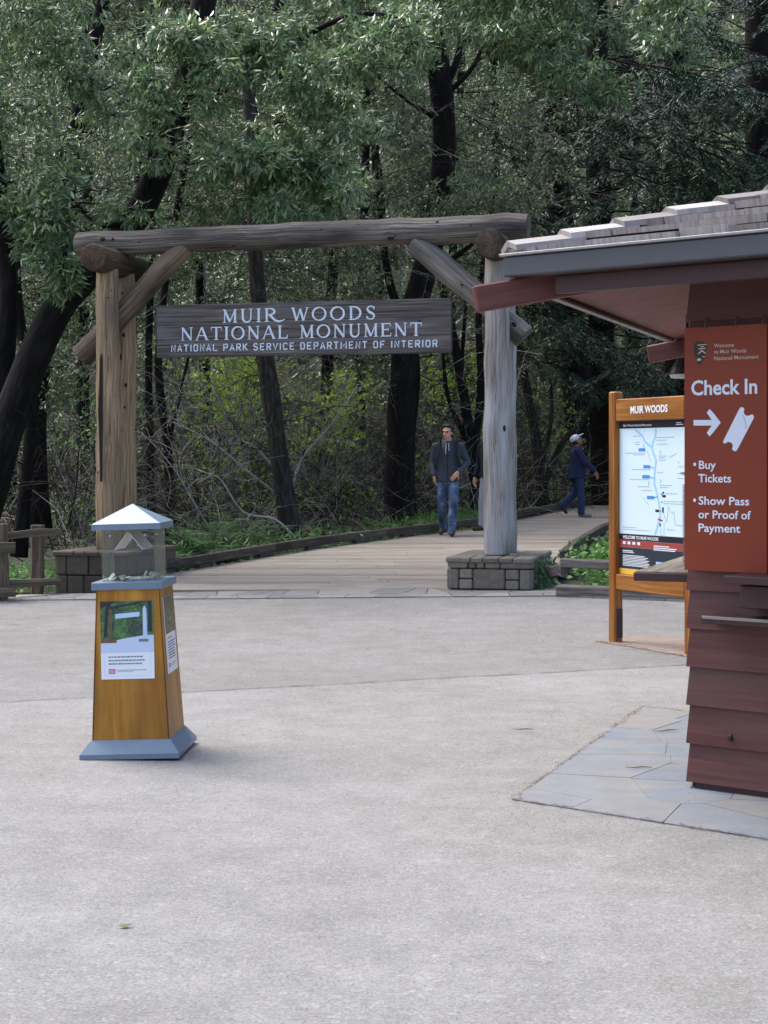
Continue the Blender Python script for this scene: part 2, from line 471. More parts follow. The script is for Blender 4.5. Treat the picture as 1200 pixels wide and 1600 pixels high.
for i in range(12):
    for j in range(7):
        q = pad0 + AK * (0.2 + 0.46 * i + random.uniform(-.22, .22)) + BK * (0.15 + 0.42 * j + random.uniform(-.17, .17)); seeds.append((q.x, q.y))
flagstones(mb, out, seeds, 0.002, lambda x, y: 0.0, 0.0055)
mb.add([(x, y, 0.0035) for x, y in out], [(0, 1, 2, 3)])
struct(mb.build('paving', m_flag, loc=(0, 0, 0)))
mb = MB(); seeds = []
def zt(x, y): return zg(x, y)
for i in range(26):
    for j in range(2): seeds.append((-4.2 + 0.3 * i + random.uniform(-.12, .12), 16.92 + 0.42 * j + random.uniform(-.1, .1) - 0.02 * i))
flagstones(mb, [(-4.2, 16.95), (-1.5, 16.62), (1.9, 16.3), (2.2, 17.2), (0.3, 17.56), (-4.2, 17.6)], seeds, 0.006, zt, 0.012)
seeds = [(1.9 + 0.22 * i, 16.35 - 0.13 * i + random.uniform(-.05, .05)) for i in range(14)]
flagstones(mb, [(1.9, 16.22), (4.6, 14.75), (4.6, 15.05), (1.95, 16.5)], seeds, 0.006, zt, 0.02)
struct(mb.build('threshold_paving', m_thr, loc=(0, 0, 0)))

# ---- boardwalk: planks between two curved edges, kerb timbers on blocks
LE = [Vector((-2.95, 17.58, 0)), Vector((-2.9, 19.3, 0))] + [deck_pt(*q) for q in ((275, 893), (400, 872), (500, 856), (600, 843), (690, 832), (760, 822), (830, 807), (900, 793), (960, 782), (1040, 771))]
RE = [Vector((2.15, 17.25, 0)), Vector((2.05, 18.9, 0))] + [deck_pt(*q) for q in ((880, 879), (898, 863), (925, 846), (953, 831), (1000, 814), (1060, 800), (1130, 786))]
def xat(tab, y):
    for p, q in zip(tab, tab[1:]):
        if p.y <= y <= q.y: return p.x + (q.x - p.x) * (y - p.y) / max(1e-6, q.y - p.y)
    return tab[0].x if y < tab[0].y else tab[-1].x
m_deck, nt, b = new_mat('weathered deck boards')
ri = nt.nodes.new('ShaderNodeNewGeometry').outputs['Random Per Island']
g = nz(nt, coord(nt, 'tc', (50, 50, 2)), 1, 6, 0.65)
c = ramp(nt, [(0.3, sr(110, 101, 90)), (0.5, sr(148, 138, 125)), (0.75, sr(178, 169, 155))], g)
c = mixc(nt, 0.7, c, ramp(nt, [(0, (0.56, 0.55, 0.54, 1)), (0.5, (0.86, 0.86, 0.86, 1)), (1, (1.0, 0.99, 0.96, 1))], ri), 'MULTIPLY')
nt.links.new(c, b.inputs['Base Color']); b.inputs['Roughness'].default_value = 0.85; bump(nt, b, g, 0.4, 0.005)
mb = MB(); y = 17.62
while y < 52:
    xl, xr = xat(LE, y), xat(RE, y)
    zc = zdeck(y); sl = math.atan2(zdeck(y + .07) - zdeck(y - .07), 0.14)
    n = 1 if random.random() < 0.45 else 2; cut = random.uniform(0.3, 0.7)
    for k in range(n):
        a = xl if k == 0 else xl + (xr - xl) * cut; e = xr if k == n - 1 else xl + (xr - xl) * cut - 0.004
        mb.box(((a + e) / 2, y, zc - 0.02 + random.uniform(-.002, .002)), (e - a, 0.172, 0.04), Matrix.Rotation(sl, 3, 'X'), 0.006, ga=0)
    y += 0.184
o = mb.build('boardwalk', m_deck); struct(o)
m_kerb = wood('kerb timber', sr(48, 43, 38), sr(78, 71, 63), sr(108, 99, 89), stain=sr(54, 48, 43))
for tab, sgn in ((LE[1:], -1), (RE[2:], 1)):
    mb = MB(); path = spline([Vector((p.x, p.y, zdeck(p.y))) for p in tab], 4)
    path = [p for i, p in enumerate(path) if i == 0 or (p - path[i - 1]).length > 0.05]
    for i, (p, q) in enumerate(zip(path, path[1:])):
        d = q - p; R = Matrix((d.normalized(), Vector((0, 0, 1)).cross(d).normalized(), d.normalized().cross(Vector((0, 0, 1)).cross(d).normalized()))).transposed()
        mid_ = (p + q) / 2
        mb.box(mid_ + Vector((0, 0, 0.105)), (d.length + 0.02, 0.10, 0.115), R, 0.01, ga=0)
        mb.box(mid_ + Vector((0, 0, -0.16)), (d.length + 0.015, 0.07, 0.24), R, ga=0)
        if i % 3 == 1: mb.box(mid_ + Vector((0, 0, 0.02)), (0.3, 0.085, 0.06), R, ga=0)
    struct(mb.build('boardwalk_kerb', m_kerb))
# ================================================================== forest
m_bark = wood('dark bark', sr(9, 8, 8), sr(20, 18, 16), sr(42, 38, 34), grain=(14, 14, 3.0), rough=0.95, bs=0.9, bd=0.03)
m_bark_grey = wood('grey bark', sr(24, 22, 20), sr(48, 45, 41), sr(84, 80, 73), grain=(22, 22, 4), rough=0.95, bs=0.7, bd=0.02)
m_bark_red = wood('fibrous redwood bark', sr(10, 8, 7), sr(22, 17, 14), sr(42, 33, 28), grain=(16, 16, 0.8), rough=0.95, bs=0.9, bd=0.04)
m_twig_pale = wood('sunlit dead twig', sr(116, 111, 102), sr(156, 150, 140), sr(190, 184, 172), grain=(60, 60, 6), rough=0.9, bs=0.2)  # grey twigs with sunlight put into their colour
m_twig_dark = wood('dark twig', sr(26, 23, 20), sr(48, 43, 37), sr(80, 74, 66), grain=(60, 60, 6), rough=0.9, bs=0.2)
m_bay = leaf_mat('bay leaf', [sr(52, 76, 48), sr(108, 136, 90), sr(72, 100, 64), sr(146, 172, 114), sr(62, 90, 54), sr(182, 200, 140)], 0.28, 0.36, 0.85)  # palest stops paint in sky glints, darkest ones the gaps in the canopy
m_bay_far = leaf_mat('evergreen leaf', [sr(44, 62, 40), sr(76, 98, 64), sr(106, 126, 80), sr(60, 80, 52), sr(146, 158, 108)], 0.32, 0.4, 0.6)  # light last stop paints in glinting leaves among the darker greens
m_needle = leaf_mat('redwood needle', [sr(20, 40, 31), sr(32, 56, 40), sr(50, 78, 52), sr(26, 47, 36)], 0.5, 0.12, 0.4)
m_spring = leaf_mat('sunlit spring leaf', [sr(160, 192, 64), sr(188, 216, 84), sr(140, 176, 60), sr(206, 226, 112)], 0.5, 0.6, 0.3)  # fresh yellow green, lightened to paint in the patches of sun
m_fern = leaf_mat('fern frond', [sr(40, 66, 38), sr(58, 90, 50), sr(76, 110, 60)], 0.5, 0.2, 0.4)
m_herb = leaf_mat('herb leaf', [sr(76, 116, 56), sr(104, 146, 70), sr(128, 168, 88), sr(88, 130, 62)], 0.5, 0.3, 0.35)

m_grass = leaf_mat('grass blade', [sr(52, 82, 40), sr(74, 108, 50), sr(98, 136, 62), sr(60, 92, 44)], 0.5, 0.25, 0.35)
def unit(a):
    return a / np.maximum(np.linalg.norm(a, axis=-1, keepdims=True), 1e-9)
def leaf_arrays(pos, d, up, L, W, fold=0.18, wide=0.45):
    d = unit(d); s = unit(np.cross(d, up)); n = np.cross(s, d)
    L = np.asarray(L)[:, None]; W = np.asarray(W)[:, None]
    m_ = pos + d * L * wide
    return np.stack([pos, m_ + s * W / 2 - n * W * fold, pos + d * L, m_ - s * W / 2 - n * W * fold], 1)
def leaf_object(name, quads, mat, parent=None, loc=None):
    q = np.concatenate(quads) if isinstance(quads, list) else quads
    n = len(q)
    if parent is not None: off = np.array(parent.location)
    else:
        fl = q.reshape(-1, 3); loc = loc or (float(fl[:, 0].mean()), float(fl[:, 1].mean()), float(fl[:, 2].min())); off = np.array(loc)
    me = bpy.data.meshes.new(name)
    me.vertices.add(n * 4); me.vertices.foreach_set('co', (q - off).reshape(-1).astype(np.float32))
    base = (np.arange(n) * 4)[:, None]
    idx = np.concatenate([base + np.array([[0, 1, 2]]), base + np.array([[0, 2, 3]])], 1).reshape(-1)
    me.loops.add(n * 6); me.loops.foreach_set('vertex_index', idx.astype(np.int32))
    me.polygons.add(n * 2); me.polygons.foreach_set('loop_start', (np.arange(n * 2) * 3).astype(np.int32))
    me.materials.append(mat); me.update(calc_edges=True)
    o = bpy.data.objects.new(name, me); COL.objects.link(o)
    if parent is not None: o.parent = parent
    else: o.location = loc
    return o

UP = np.array([0, 0, 1.0])
def whorls(c, r, n, k, L, W, droop=0.4):
    "n twig ends spread through an ellipsoid, each with k leaves round it"
    c = np.array(c, float); r = np.array(r, float)
    u = unit(RNG.normal(size=(n, 3))) * (RNG.random((n, 1)) ** 0.45)
    p = c + u * r
    o = unit(u / r + np.array([0, -0.25, -0.15]))
    pp = np.repeat(p, k, 0) + RNG.normal(size=(n * k, 3)) * L * 0.22
    oo = np.repeat(o, k, 0)
    d = unit(oo * 0.55 + unit(RNG.normal(size=(n * k, 3))) * 0.8 + np.array([0, 0, -droop]))
    up = unit(UP + RNG.normal(size=(n * k, 3)) * 0.45 + np.array([0, -0.35, 0]))
    return leaf_arrays(pp, d, up, L * RNG.uniform(0.6, 1.2, n * k), W * RNG.uniform(0.7, 1.2, n * k)), p

def fronds(p0, p1, sag, ntw, tl, nl, LL, LW):
    "one drooping conifer bough: side twigs with needle sprays; returns quads and its axis"
    p0, p1 = np.array(p0, float), np.array(p1, float)
    t = np.linspace(0, 1, 9)[:, None]
    ax = p0 + (p1 - p0) * t; ax[:, 2] -= sag * t[:, 0] ** 2
    main = unit(p1 - p0); side = unit(np.cross(main, UP))
    tt = RNG.uniform(0.12, 1.0, ntw)
    b = p0 + (p1 - p0) * tt[:, None]; b[:, 2] -= sag * tt ** 2
    sg = RNG.choice([-1.0, 1.0], ntw)[:, None]
    td = unit(main * 0.7 + side * sg * RNG.uniform(0.3, 1.1, (ntw, 1)) + RNG.normal(size=(ntw, 3)) * 0.22 + np.array([0, 0, -0.45]))
    ln = tl * RNG.uniform(0.5, 1.2, (ntw, 1)) * (1.15 - 0.6 * tt[:, None])
    s = np.tile(np.linspace(0.08, 1, nl), ntw)[:, None]
    bb = np.repeat(b, nl, 0); dd = np.repeat(td, nl, 0); l2 = np.repeat(ln, nl, 0)
    pos = bb + dd * l2 * s; pos[:, 2] -= 0.25 * l2[:, 0] * s[:, 0] ** 2
    alt = np.tile(np.where(np.arange(nl) % 2, 1.0, -1.0), ntw)[:, None]
    sd = unit(np.cross(dd, UP)) * alt
    d = unit(dd * 0.8 + sd * 0.75 + np.array([0, 0, -0.2]) + RNG.normal(size=pos.shape) * 0.15)
    up = unit(UP + RNG.normal(size=pos.shape) * 0.35)
    return leaf_arrays(pos, d, up, LL * RNG.uniform(0.7, 1.2, len(pos)), LW * RNG.uniform(0.8, 1.2, len(pos)), 0.1), [Vector(a) for a in ax]

def limb(mb, a, b_, r0, r1, sag=0.0, n=5, k=5, jit=0.12):
    a, b_ = Vector(a), Vector(b_); L = (b_ - a).length; pts = []
    for i in range(k + 1):
        t = i / k; p = a.lerp(b_, t); p.z += sag * 4 * t * (1 - t)
        if 0 < i < k: p += Vector((random.gauss(0, 1), random.gauss(0, 1), random.gauss(0, 1))) * jit * L * 0.3
        pts.append(p)
    mb.tube(pts, [r0 + (r1 - r0) * i / k for i in range(k + 1)], n)
    return pts

def twiggy(mb, p, d, L, r, depth=2, n=3):
    "a bare twig that bends and forks"
    pts = [Vector(p)]; d = Vector(d).normalized(); k = 6
    for i in range(k):
        d = (d + Vector((random.gauss(0, .22), random.gauss(0, .22), random.gauss(-.03, .2)))).normalized()
        pts.append(pts[-1] + d * L / k)
    mb.tube(pts, [r * (1 - 0.75 * i / k) for i in range(k + 1)], n, cap=False)
    if depth:
        for _ in range(random.randint(2, 4)):
            i = random.randint(1, k - 1); dd = (pts[i + 1] - pts[i]).normalized()
            dd = (dd + Vector((random.gauss(0, .7), random.gauss(0, .7), random.gauss(0, .6)))).normalized()
            twiggy(mb, pts[i], dd, L * random.uniform(.35, .65), r * 0.55, depth - 1, n)

def tree(label, trunks, boughs, group='trees in the wood beyond the gate', name='bay_tree', bark=None, leaf=None, k=7, L=0.10, W=0.026,
         twigs=3, cat='tree', dead=0, droop=0.4, wob=0.18, nseg=10):
    "trunks: list of (points, r0, r1); boughs: list of (centre, (rx, ry, rz), twig ends)"
    bark = bark or m_bark; leaf = leaf or m_bay_far
    b0 = trunks[0][0][0]; z0 = zforest(b0.x, b0.y)
    root = thing(name, label, cat, (b0.x, b0.y, min(b0.z, z0)), group)
    mb = MB(); nodes = []
    for pts, r0, r1 in trunks:
        sp = spline(pts, 6); n = len(sp)
        rad = [r0 + (r1 - r0) * i / (n - 1) for i in range(n)]
        if pts is trunks[0][0]:
            rad[0] *= 1.35; rad[1] *= 1.15
        mb.tube(sp, rad, nseg, wob=wob); nodes += list(zip(sp, rad))
    quads = []
    trunk_pts = [t[0] for t in nodes[::3]]
    order = sorted(boughs, key=lambda q: min((t - Vector(q[0])).length for t in trunk_pts))
    np_nodes = [np.array(t[0]) for t in nodes]; radn = [t[1] for t in nodes]
    for c, r, n in order:
        q, tips = whorls(c, r, n, k, L, W, droop); quads.append(q)
        cv = Vector(c); A = np.array(np_nodes); dv = A - np.array(c); dist = np.sqrt((dv ** 2).sum(1)) + 0.9 * np.maximum(0, dv[:, 2])
        bi = int(dist.argmin()); a0 = Vector(np_nodes[bi]); ln = (cv - a0).length
        r0 = min(radn[bi] * 0.6, 0.010 + 0.008 * ln)
        pts = limb(mb, a0, cv, max(r0, .006), 0.006, sag=0.06 * ln, jit=.16)
        for j, p in enumerate(pts[1:]): np_nodes.append(np.array(p)); radn.append(max(.006, r0 * (1 - j / 6)))
        for i in range(twigs):
            tip = Vector(tips[random.randrange(len(tips))]); limb(mb, cv, tip, 0.007, 0.0025, 0.0, 3, 3)
    for _ in range(dead):
        p, r = random.choice(nodes[2:])
        twiggy(mb, p, (random.gauss(0, 1), random.gauss(-.2, 1), random.gauss(0, .45)), random.uniform(0.8, 2.2), min(0.012, r * .3), 2)
    mb.build('trunk', bark, root, smooth=True)
    if quads: leaf_object('crown', quads, leaf, root)
    return root

def T(pp, Y):
    "trunk path from photo pixels at distance Y (or per-point Y)"
    return [P(q[0], q[1], q[2] if len(q) > 2 else Y) for q in pp]
def bough_area(x0, y0, x1, y1, Ya, Yb, n, r, tw, keep=None):
    out = []
    while len(out) < n:
        x, y = random.uniform(x0, x1), random.uniform(y0, y1)
        if keep and not keep(x, y): continue
        p = P(x, y, random.uniform(Ya, Yb)); s = random.uniform(.7, 1.25)
        out.append(((p.x, p.y, p.z), (r * s, r * s, r * s * .6), max(4, int(tw * s * s))))
    return out

# ---- the big bay laurel whose curved trunk passes behind the gate's left post
def keepA(x, y):
    return y < 330 - 0.0 * x if x < 170 else (y < 345 - 0.05 * (x - 170) and y > (x - 330) * 0.55)
A_b = bough_area(-140, -170, 560, 340, 19.6, 21.6, 84, 0.36, 28, keepA)
A_b += bough_area(330, 230, 560, 335, 19.2, 20.2, 20, 0.30, 26) + bough_area(-60, 300, 120, 420, 19.6, 20.6, 14, 0.33, 26)
A_b += bough_area(360, 0, 660, 110, 20.0, 21.0, 20, .32, 26)
A_b += bough_area(215, 40, 345, 215, 19.0, 19.8, 12, .3, 26) + bough_area(60, 380, 120, 450, 19.4, 20, 3, .25, 18)
A_b += bough_area(150, 320, 330, 350, 19.6, 20.4, 3, 0.25, 20)
tree('large bay laurel with a thick dark trunk bending behind the left gate post', [
    (T([(-60, 930), (-26, 800), (2, 700), (33, 612), (63, 535), (94, 475), (138, 424), (192, 368), (238, 288), (285, 150), (316, 20), (330, -120)], 20.6), 0.255, 0.16),
    (T([(10, 690), (2, 610), (14, 470), (0, 330), (-24, 120)], 20.9), 0.17, 0.11),
    (T([(270, 190), (340, 145), (400, 108), (470, 60), (560, 22), (655, 36)], 20.8), 0.065, 0.025),
    (T([(300, 100), (395, 60), (430, 20), (450, -60)], 21.2), 0.10, 0.06),
    (T([(205, 345), (165, 352), (135, 335), (112, 310)], 20.4), 0.05, 0.02),
    (T([(225, 300), (240, 200), (235, 120)], 20.4), 0.05, 0.02)],
    A_b, name='bay_laurel', leaf=m_bay, k=9, L=0.15, W=0.040, twigs=5, group=None, dead=10)

# ---- named trunks in the wood
def crown_at(px, py, Y, rx, rz, n, r, tw):
    out = []; c = P(px, py, Y)
    for _ in range(n):
        u = Vector((random.gauss(0, .45), random.gauss(0, .4), random.gauss(0, .45)))
        s = random.uniform(.7, 1.3)
        out.append(((c.x + u.x * rx, c.y + u.y * rx, c.z + u.z * rz), (r * s, r * s, r * s * .6), max(4, int(tw * s * s))))
    return out
tree('upright dark tree standing between the left edge and the gate, behind the bay laurel', [(T([(62, 830), (58, 640), (85, 430), (112, 250), (136, 120), (166, -20)], 24.5), 0.17, 0.11)],
     bough_area(-40, 60, 300, 420, 23.6, 26, 40, 0.5, 44), dead=16)
tree('thin dark tree rising just above the left rail fence', [(T([(30, 870), (48, 640), (28, 470), (22, 300)], 23), 0.11, 0.06)],
     bough_area(-60, 420, 130, 620, 22.5, 25, 16, 0.4, 34), dead=10)
tree('slender straight tree right beside the left gate post', [(T([(238, 845), (232, 560), (240, 300), (236, 60)], 27), 0.075, 0.05)],
     bough_area(150, 380, 330, 580, 26, 29, 16, 0.5, 36) + bough_area(160, 60, 330, 360, 27, 30, 26, .55, 44), dead=12)
tree('slender forked tree behind the left end of the hanging sign', [(T([(268, 845), (262, 700), (247, 560), (268, 380), (300, 200)], 26), 0.085, 0.05), (T([(262, 700), (285, 600), (312, 480)], 26), 0.035, 0.02)],
     bough_area(230, 330, 460, 470, 26, 29, 16, 0.5, 38) + bough_area(280, 140, 460, 350, 26, 29, 24, .55, 44), dead=14)
tree('slim trunk leaning left below the word monument on the sign', [(T([(456, 850), (432, 680), (415, 560), (400, 420), (396, 250), (382, 60)], 24.6), 0.165, 0.10)],
     bough_area(300, 180, 520, 360, 25.5, 28, 34, 0.55, 40) + bough_area(330, 370, 600, 470, 27, 30, 12, .5, 36) + bough_area(300, -80, 520, 170, 27, 30, 26, .6, 44), bark=m_bark_grey, dead=26)
tree('thickest dark trunk, left of the man in the dark jacket', [
    (T([(622, 842), (625, 720), (628, 600), (640, 500), (664, 420), (690, 300), (692, 160), (674, 40), (660, -80)], 29), 0.28, 0.20),
    (T([(690, 150), (712, 100), (722, 60)], 29), 0.09, 0.05), (T([(694, 150), (735, 110), (760, 60)], 29), 0.06, 0.03),
    (T([(664, 440), (700, 410), (740, 380)], 29), 0.08, 0.04), (T([(690, 190), (640, 160), (590, 120)], 29), 0.05, 0.02)],
     bough_area(640, -120, 900, 90, 24, 27.5, 48, 0.48, 36) + bough_area(740, -100, 1090, 85, 23.5, 26, 42, 0.42, 30)
     + bough_area(850, 60, 1000, 170, 23.5, 25.5, 9, 0.36, 26) + bough_area(450, -80, 660, 120, 27, 31, 30, 0.6, 46), leaf=m_bay, k=9, L=0.155, W=0.042, dead=14, name='bay_laurel', group=None)
tree('second dark stem close beside the thickest trunk', [(T([(643, 838), (640, 700), (648, 560), (606, 430), (590, 250)], 29.7), 0.11, 0.07)],
     bough_area(450, 120, 660, 330, 28.5, 31, 36, 0.55, 42) + bough_area(480, 370, 640, 560, 29, 31, 14, .5, 34), dead=18)
tree('dark tree of crossing stems behind the man in the dark jacket', [
    (T([(748, 815), (735, 690), (716, 570), (690, 440), (662, 330)], 31), 0.13, 0.06), (T([(740, 720), (752, 600), (748, 480), (770, 300)], 31), 0.09, 0.05),
    (T([(735, 700), (700, 620), (690, 520)], 31), 0.06, 0.03), (T([(738, 700), (722, 590), (728, 470)], 31.2), 0.07, 0.03)],
     bough_area(660, 285, 860, 360, 26, 29, 22, 0.4, 44) + bough_area(640, 380, 780, 520, 30, 32, 14, 0.5, 34) + bough_area(690, 90, 860, 300, 30, 33, 30, .6, 46), dead=30)
tree('leaning mossy tree between the right gate post and the person in the cap', [
    (T([(850, 795), (838, 690), (822, 600), (800, 470), (780, 330)], 36), 0.14, 0.07), (T([(848, 760), (880, 690), (915, 650), (950, 560)], 36), 0.09, 0.04),
    (T([(845, 740), (862, 640), (850, 520)], 36), 0.06, 0.03)],
     bough_area(760, 420, 900, 560, 35, 38, 16, 0.5, 34), bark=m_bark_grey, dead=40)
# ---- redwoods
def redwood(label, path, Y, r0, r1, spans, group='redwood trees on the right'):
    pts = T(path, Y); root = thing('redwood_tree', label, 'tree', (pts[0].x, pts[0].y, min(pts[0].z, zforest(pts[0].x, pts[0].y))), group)
    mb = MB(); mb.tube(spline(pts, 6), [r0 + (r1 - r0) * i / ((len(pts) - 1) * 6) for i in range((len(pts) - 1) * 6 + 1)], 14, wob=0.12)
    quads = []
    for x0, y0, x1, y1, Ya, Yb, n, ln in spans:
        for _ in range(n):
            tip = P(random.uniform(x0, x1), random.uniform(y0, y1), random.uniform(Ya, Yb))
            dirn = Vector((random.uniform(-1, 1), random.uniform(-1.0, 0.2), 0)).normalized()
            a = tip - dirn * ln * random.uniform(.8, 1.2) + Vector((0, 0, 0.25 * ln))
            q, ax = fronds(a, tip, 0.25 * ln, 34, 0.55, 14, 0.15, 0.028); quads.append(q)
            mb.tube(ax, [0.018 - 0.0016 * i for i in range(len(ax))], 4)
            near = min(pts, key=lambda p: abs(p.z - a.z - .4)); limb(mb, Vector((near.x, near.y, a.z + .4)), a, 0.02, 0.012, 0.0, 4, 3, .05)
    mb.build('trunk', m_bark_red, root, smooth=True); leaf_object('crown', quads, m_needle, root); return root
redwood('straight redwood trunk standing behind the map board, boughs hanging over the booth roof', [(944, 800), (940, 500), (934, 200), (930, -120)], 38, 0.33, 0.27,
        [(890, 120, 1130, 420, 30, 37, 46, 2.0), (840, 460, 1080, 610, 31, 37, 26, 1.8), (820, 300, 960, 480, 33, 38, 16, 1.8)])
redwood('dark redwood whose trunk shows above the right end of the gate beam', [(916, 790), (900, 600), (880, 400), (868, 220), (862, -80)], 42, 0.42, 0.33,
        [(800, 120, 960, 420, 37, 41, 26, 2.2), (780, 380, 900, 560, 38, 42, 12, 2.0)])
redwood('redwood at the right edge of the photo above the booth roof', [(1192, 760), (1188, 300), (1184, -120)], 35, 0.36, 0.30,
        [(1040, 90, 1260, 330, 28, 34, 34, 2.0), (1060, -80, 1250, 100, 30, 35, 12, 2.0), (980, 230, 1200, 400, 28, 33, 20, 1.8)])
redwood('far redwood hidden behind the drooping boughs in the upper right corner', [(1060, 740), (1058, 300), (1056, -120)], 46, 0.4, 0.34,
        [(940, -100, 1200, 250, 41, 46, 40, 2.6), (820, -100, 1000, 200, 40, 46, 24, 2.6)])

# ---- background trees: each with its own trunk and crown, filling the valley
bgt = [(20, 31, 'shadowed evergreen at the far left edge behind the bay laurel'), (128, 33, 'dark evergreen behind the left rail fence'),
       (196, 36, 'evergreen seen just left of the left gate post'), (330, 38, 'evergreen rising above the left half of the gate beam'),
       (405, 43, 'far evergreen above the word national on the sign'), (500, 35, 'evergreen straight above the middle of the gate beam'),
       (560, 40, 'evergreen behind the right end of the hanging sign'), (596, 47, 'far evergreen between the sign and the thickest trunk'),
       (700, 45, 'far evergreen above the man in the dark jacket'), (782, 40, 'evergreen behind the top of the right gate post'),
       (828, 49, 'farthest evergreen just right of the right gate post'), (985, 50, 'farthest evergreen behind the redwood boughs')]
for px, Y, lab in bgt:
    X = (px - 600) * Y / F; z0 = zforest(X, Y); H = 0.33 * Y + 4.5
    sway = random.uniform(-.6, .6)
    tp = [Vector((X, Y, z0 - .1)), Vector((X + sway * .4, Y, z0 + H * .3)), Vector((X + sway, Y + .3, z0 + H * .65)), Vector((X + sway * .7, Y, z0 + H))]
    bs = []
    for _ in range(int(72 * (Y / 40) ** 1.5)):
        t = random.random() ** 0.8; z = z0 + 1.6 + t * (H - 1.2); rad = (1 - abs(t - .45)) * 2.8
        a = random.uniform(0, 6.283); q = random.random() ** .6 * rad; s = random.uniform(.7, 1.3) * 0.62
        bs.append(((X + math.cos(a) * q, Y + math.sin(a) * q * .8, z), (s, s, s * .6), int(42 * s * s / .38)))
    tree(lab, [(tp, 0.16, 0.06)], bs, name='evergreen_tree', k=7, L=0.17, W=0.05, twigs=1, dead=6, nseg=7, group='evergreen trees filling the valley')

# ---- undergrowth of the hillside (nobody could count it)
n = 4300; quads = []
for _ in range(n):
    Y = random.uniform(38, 92); X = random.uniform(-.30, .30) * Y
    if _ % 5 == 0: Y = random.uniform(78, 125); X = random.uniform(-.30, .30) * Y
    if _ > 2900:      # the slopes either side of the view
        sd = random.choice((-1, 1)); Y = random.uniform(24 if sd < 0 else 30, 80); X = sd * random.uniform(.29, .62) * Y
    z = zforest(X, Y); s = random.uniform(.6, 1.5) * max(.8, Y / 55)
    q, _t = whorls((X, Y, z + random.uniform(.1, 1.6)), (s, s, s * .7), 22, 4, 0.26 * Y / 55, 0.09 * Y / 55, .2); quads.append(q)
tag(leaf_object('hillside_undergrowth', quads, m_bay_far), 'dense dark green leafy undergrowth covering the hillside behind the trees', 'undergrowth', kind='stuff')

# ---- bare twig thicket
mbD, mbP = MB(), MB()
for _ in range(520):
    px = random.uniform(-40, 960); Y = random.uniform(23, 40)
    if Y < 28 and 370 < px: Y += 8
    X = (px - 600) * Y / F
    if xat(LE, Y) - .25 < X < 20 and Y < 50: continue
    z = zforest(X, Y)
    mb = mbP if random.random() < .26 else mbD
    for _k in range(3):
        twiggy(mb, (X + random.gauss(0, .2), Y + random.gauss(0, .2), z - .1 + random.random() * .8), (random.gauss(0, .6), random.gauss(0, .4), random.uniform(.35, 1.3)), random.uniform(1.4, 3.6), random.uniform(.005, .013), 2)
for _ in range(200):     # hanging dead twigs higher up
    Y = random.uniform(25, 34); p = P(random.uniform(150, 900), random.uniform(150, 640), Y)
    twiggy(mbP if random.random() < .35 else mbD, p, (random.gauss(0, 1), random.gauss(0, .5), random.gauss(-.15, .5)), random.uniform(.8, 2.2), .007, 2)
for _ in range(260):     # fine brush under the sign, its pale colour standing for a sunlit clearing
    Y = random.uniform(29, 37); p = P(random.uniform(270, 560), random.uniform(600, 800), Y)
    twiggy(mbP, p, (random.gauss(0, 1), random.gauss(0, .5), random.gauss(.3, .6)), random.uniform(.8, 2.0), random.uniform(.003, .006), 2)
tag(mbD.build('dark_thicket', m_twig_dark, smooth=True), 'dark tangle of bare twigs filling the wood behind the boardwalk', 'thicket', kind='stuff')
tag(mbP.build('pale_thicket', m_twig_pale, smooth=True), 'pale grey tangle of dead twigs among the trunks', 'thicket', kind='stuff')

# ---- spring-green shrubs
for px0, px1, py0, py1, Ya, Yb, n, lab in (
        (290, 420, 560, 800, 29, 33, 46, 'bright yellow green shrub in the gap below the left half of the sign'),
        (430, 560, 575, 790, 30, 34, 34, 'yellow green shrub behind the slim leaning trunk'),
        (660, 780, 560, 800, 34, 38, 26, 'pale green shrub behind the man in the dark jacket'),
        (815, 905, 600, 790, 38, 42, 18, 'thin green shrub left of the person in the cap'),
        (60, 190, 560, 830, 26, 30, 26, 'sparse green shrub behind the left rail fence')):
    c = P((px0 + px1) / 2, py1, (Ya + Yb) / 2); z0 = zforest(c.x, c.y)
    root = thing('leafy_shrub', lab, 'shrub', (c.x, c.y, z0), 'spring green shrubs in the wood'); mb = MB(); quads = []
    for _ in range(n):
        e = P(random.uniform(px0, px1), random.uniform(py0, py1), random.uniform(Ya, Yb))
        limb(mb, Vector((c.x + random.gauss(0, .3), c.y + random.gauss(0, .3), z0 - .1)), e, .02, .006, .2, 4, 6)
        q, tips = whorls(e, (.6, .6, .36), 19, 4, .09, .06, .1); quads.append(q)
        for t in tips[:6]: limb(mb, e, Vector(t), .006, .002, 0, 3, 3)
    mb.build('stem', m_twig_pale, root, smooth=True); leaf_object('foliage', quads, m_spring if px0 > 100 else m_herb, root)

# ---- pale arching dead shrubs
for i, (pp, Y, lab) in enumerate((
        ([(440, 745), (400, 700), (370, 680), (330, 600)], 25.2, 'pale bare branch arching left from the foot of the slim leaning trunk'),
        ([(470, 850), (430, 812), (380, 800), (340, 745), (308, 755)], 24.2, 'lowest pale bare branch, curling out above the ferns'),
        ([(430, 770), (385, 735), (330, 690), (272, 660)], 24.8, 'long pale bare branch slanting across the twigs left of the slim trunk'),
        ([(452, 790), (470, 720), (520, 660), (560, 600)], 26.5, 'pale bare branch rising right of the slim leaning trunk'))):
    mb = MB(); pts = spline(T(pp, Y), 5); mb.tube(pts, [.026 - .018 * k / len(pts) for k in range(len(pts))], 5)
    for _ in range(9):
        k = random.randrange(3, len(pts) - 1); twiggy(mb, pts[k], (pts[k] - pts[k - 1]) + Vector((random.gauss(0, .1), random.gauss(0, .1), random.gauss(0, .1))), random.uniform(.4, 1.0), .008, 1)
    tag(mb.build('bare_branch', m_twig_pale, smooth=True), lab, 'branch', 'pale bare branches')

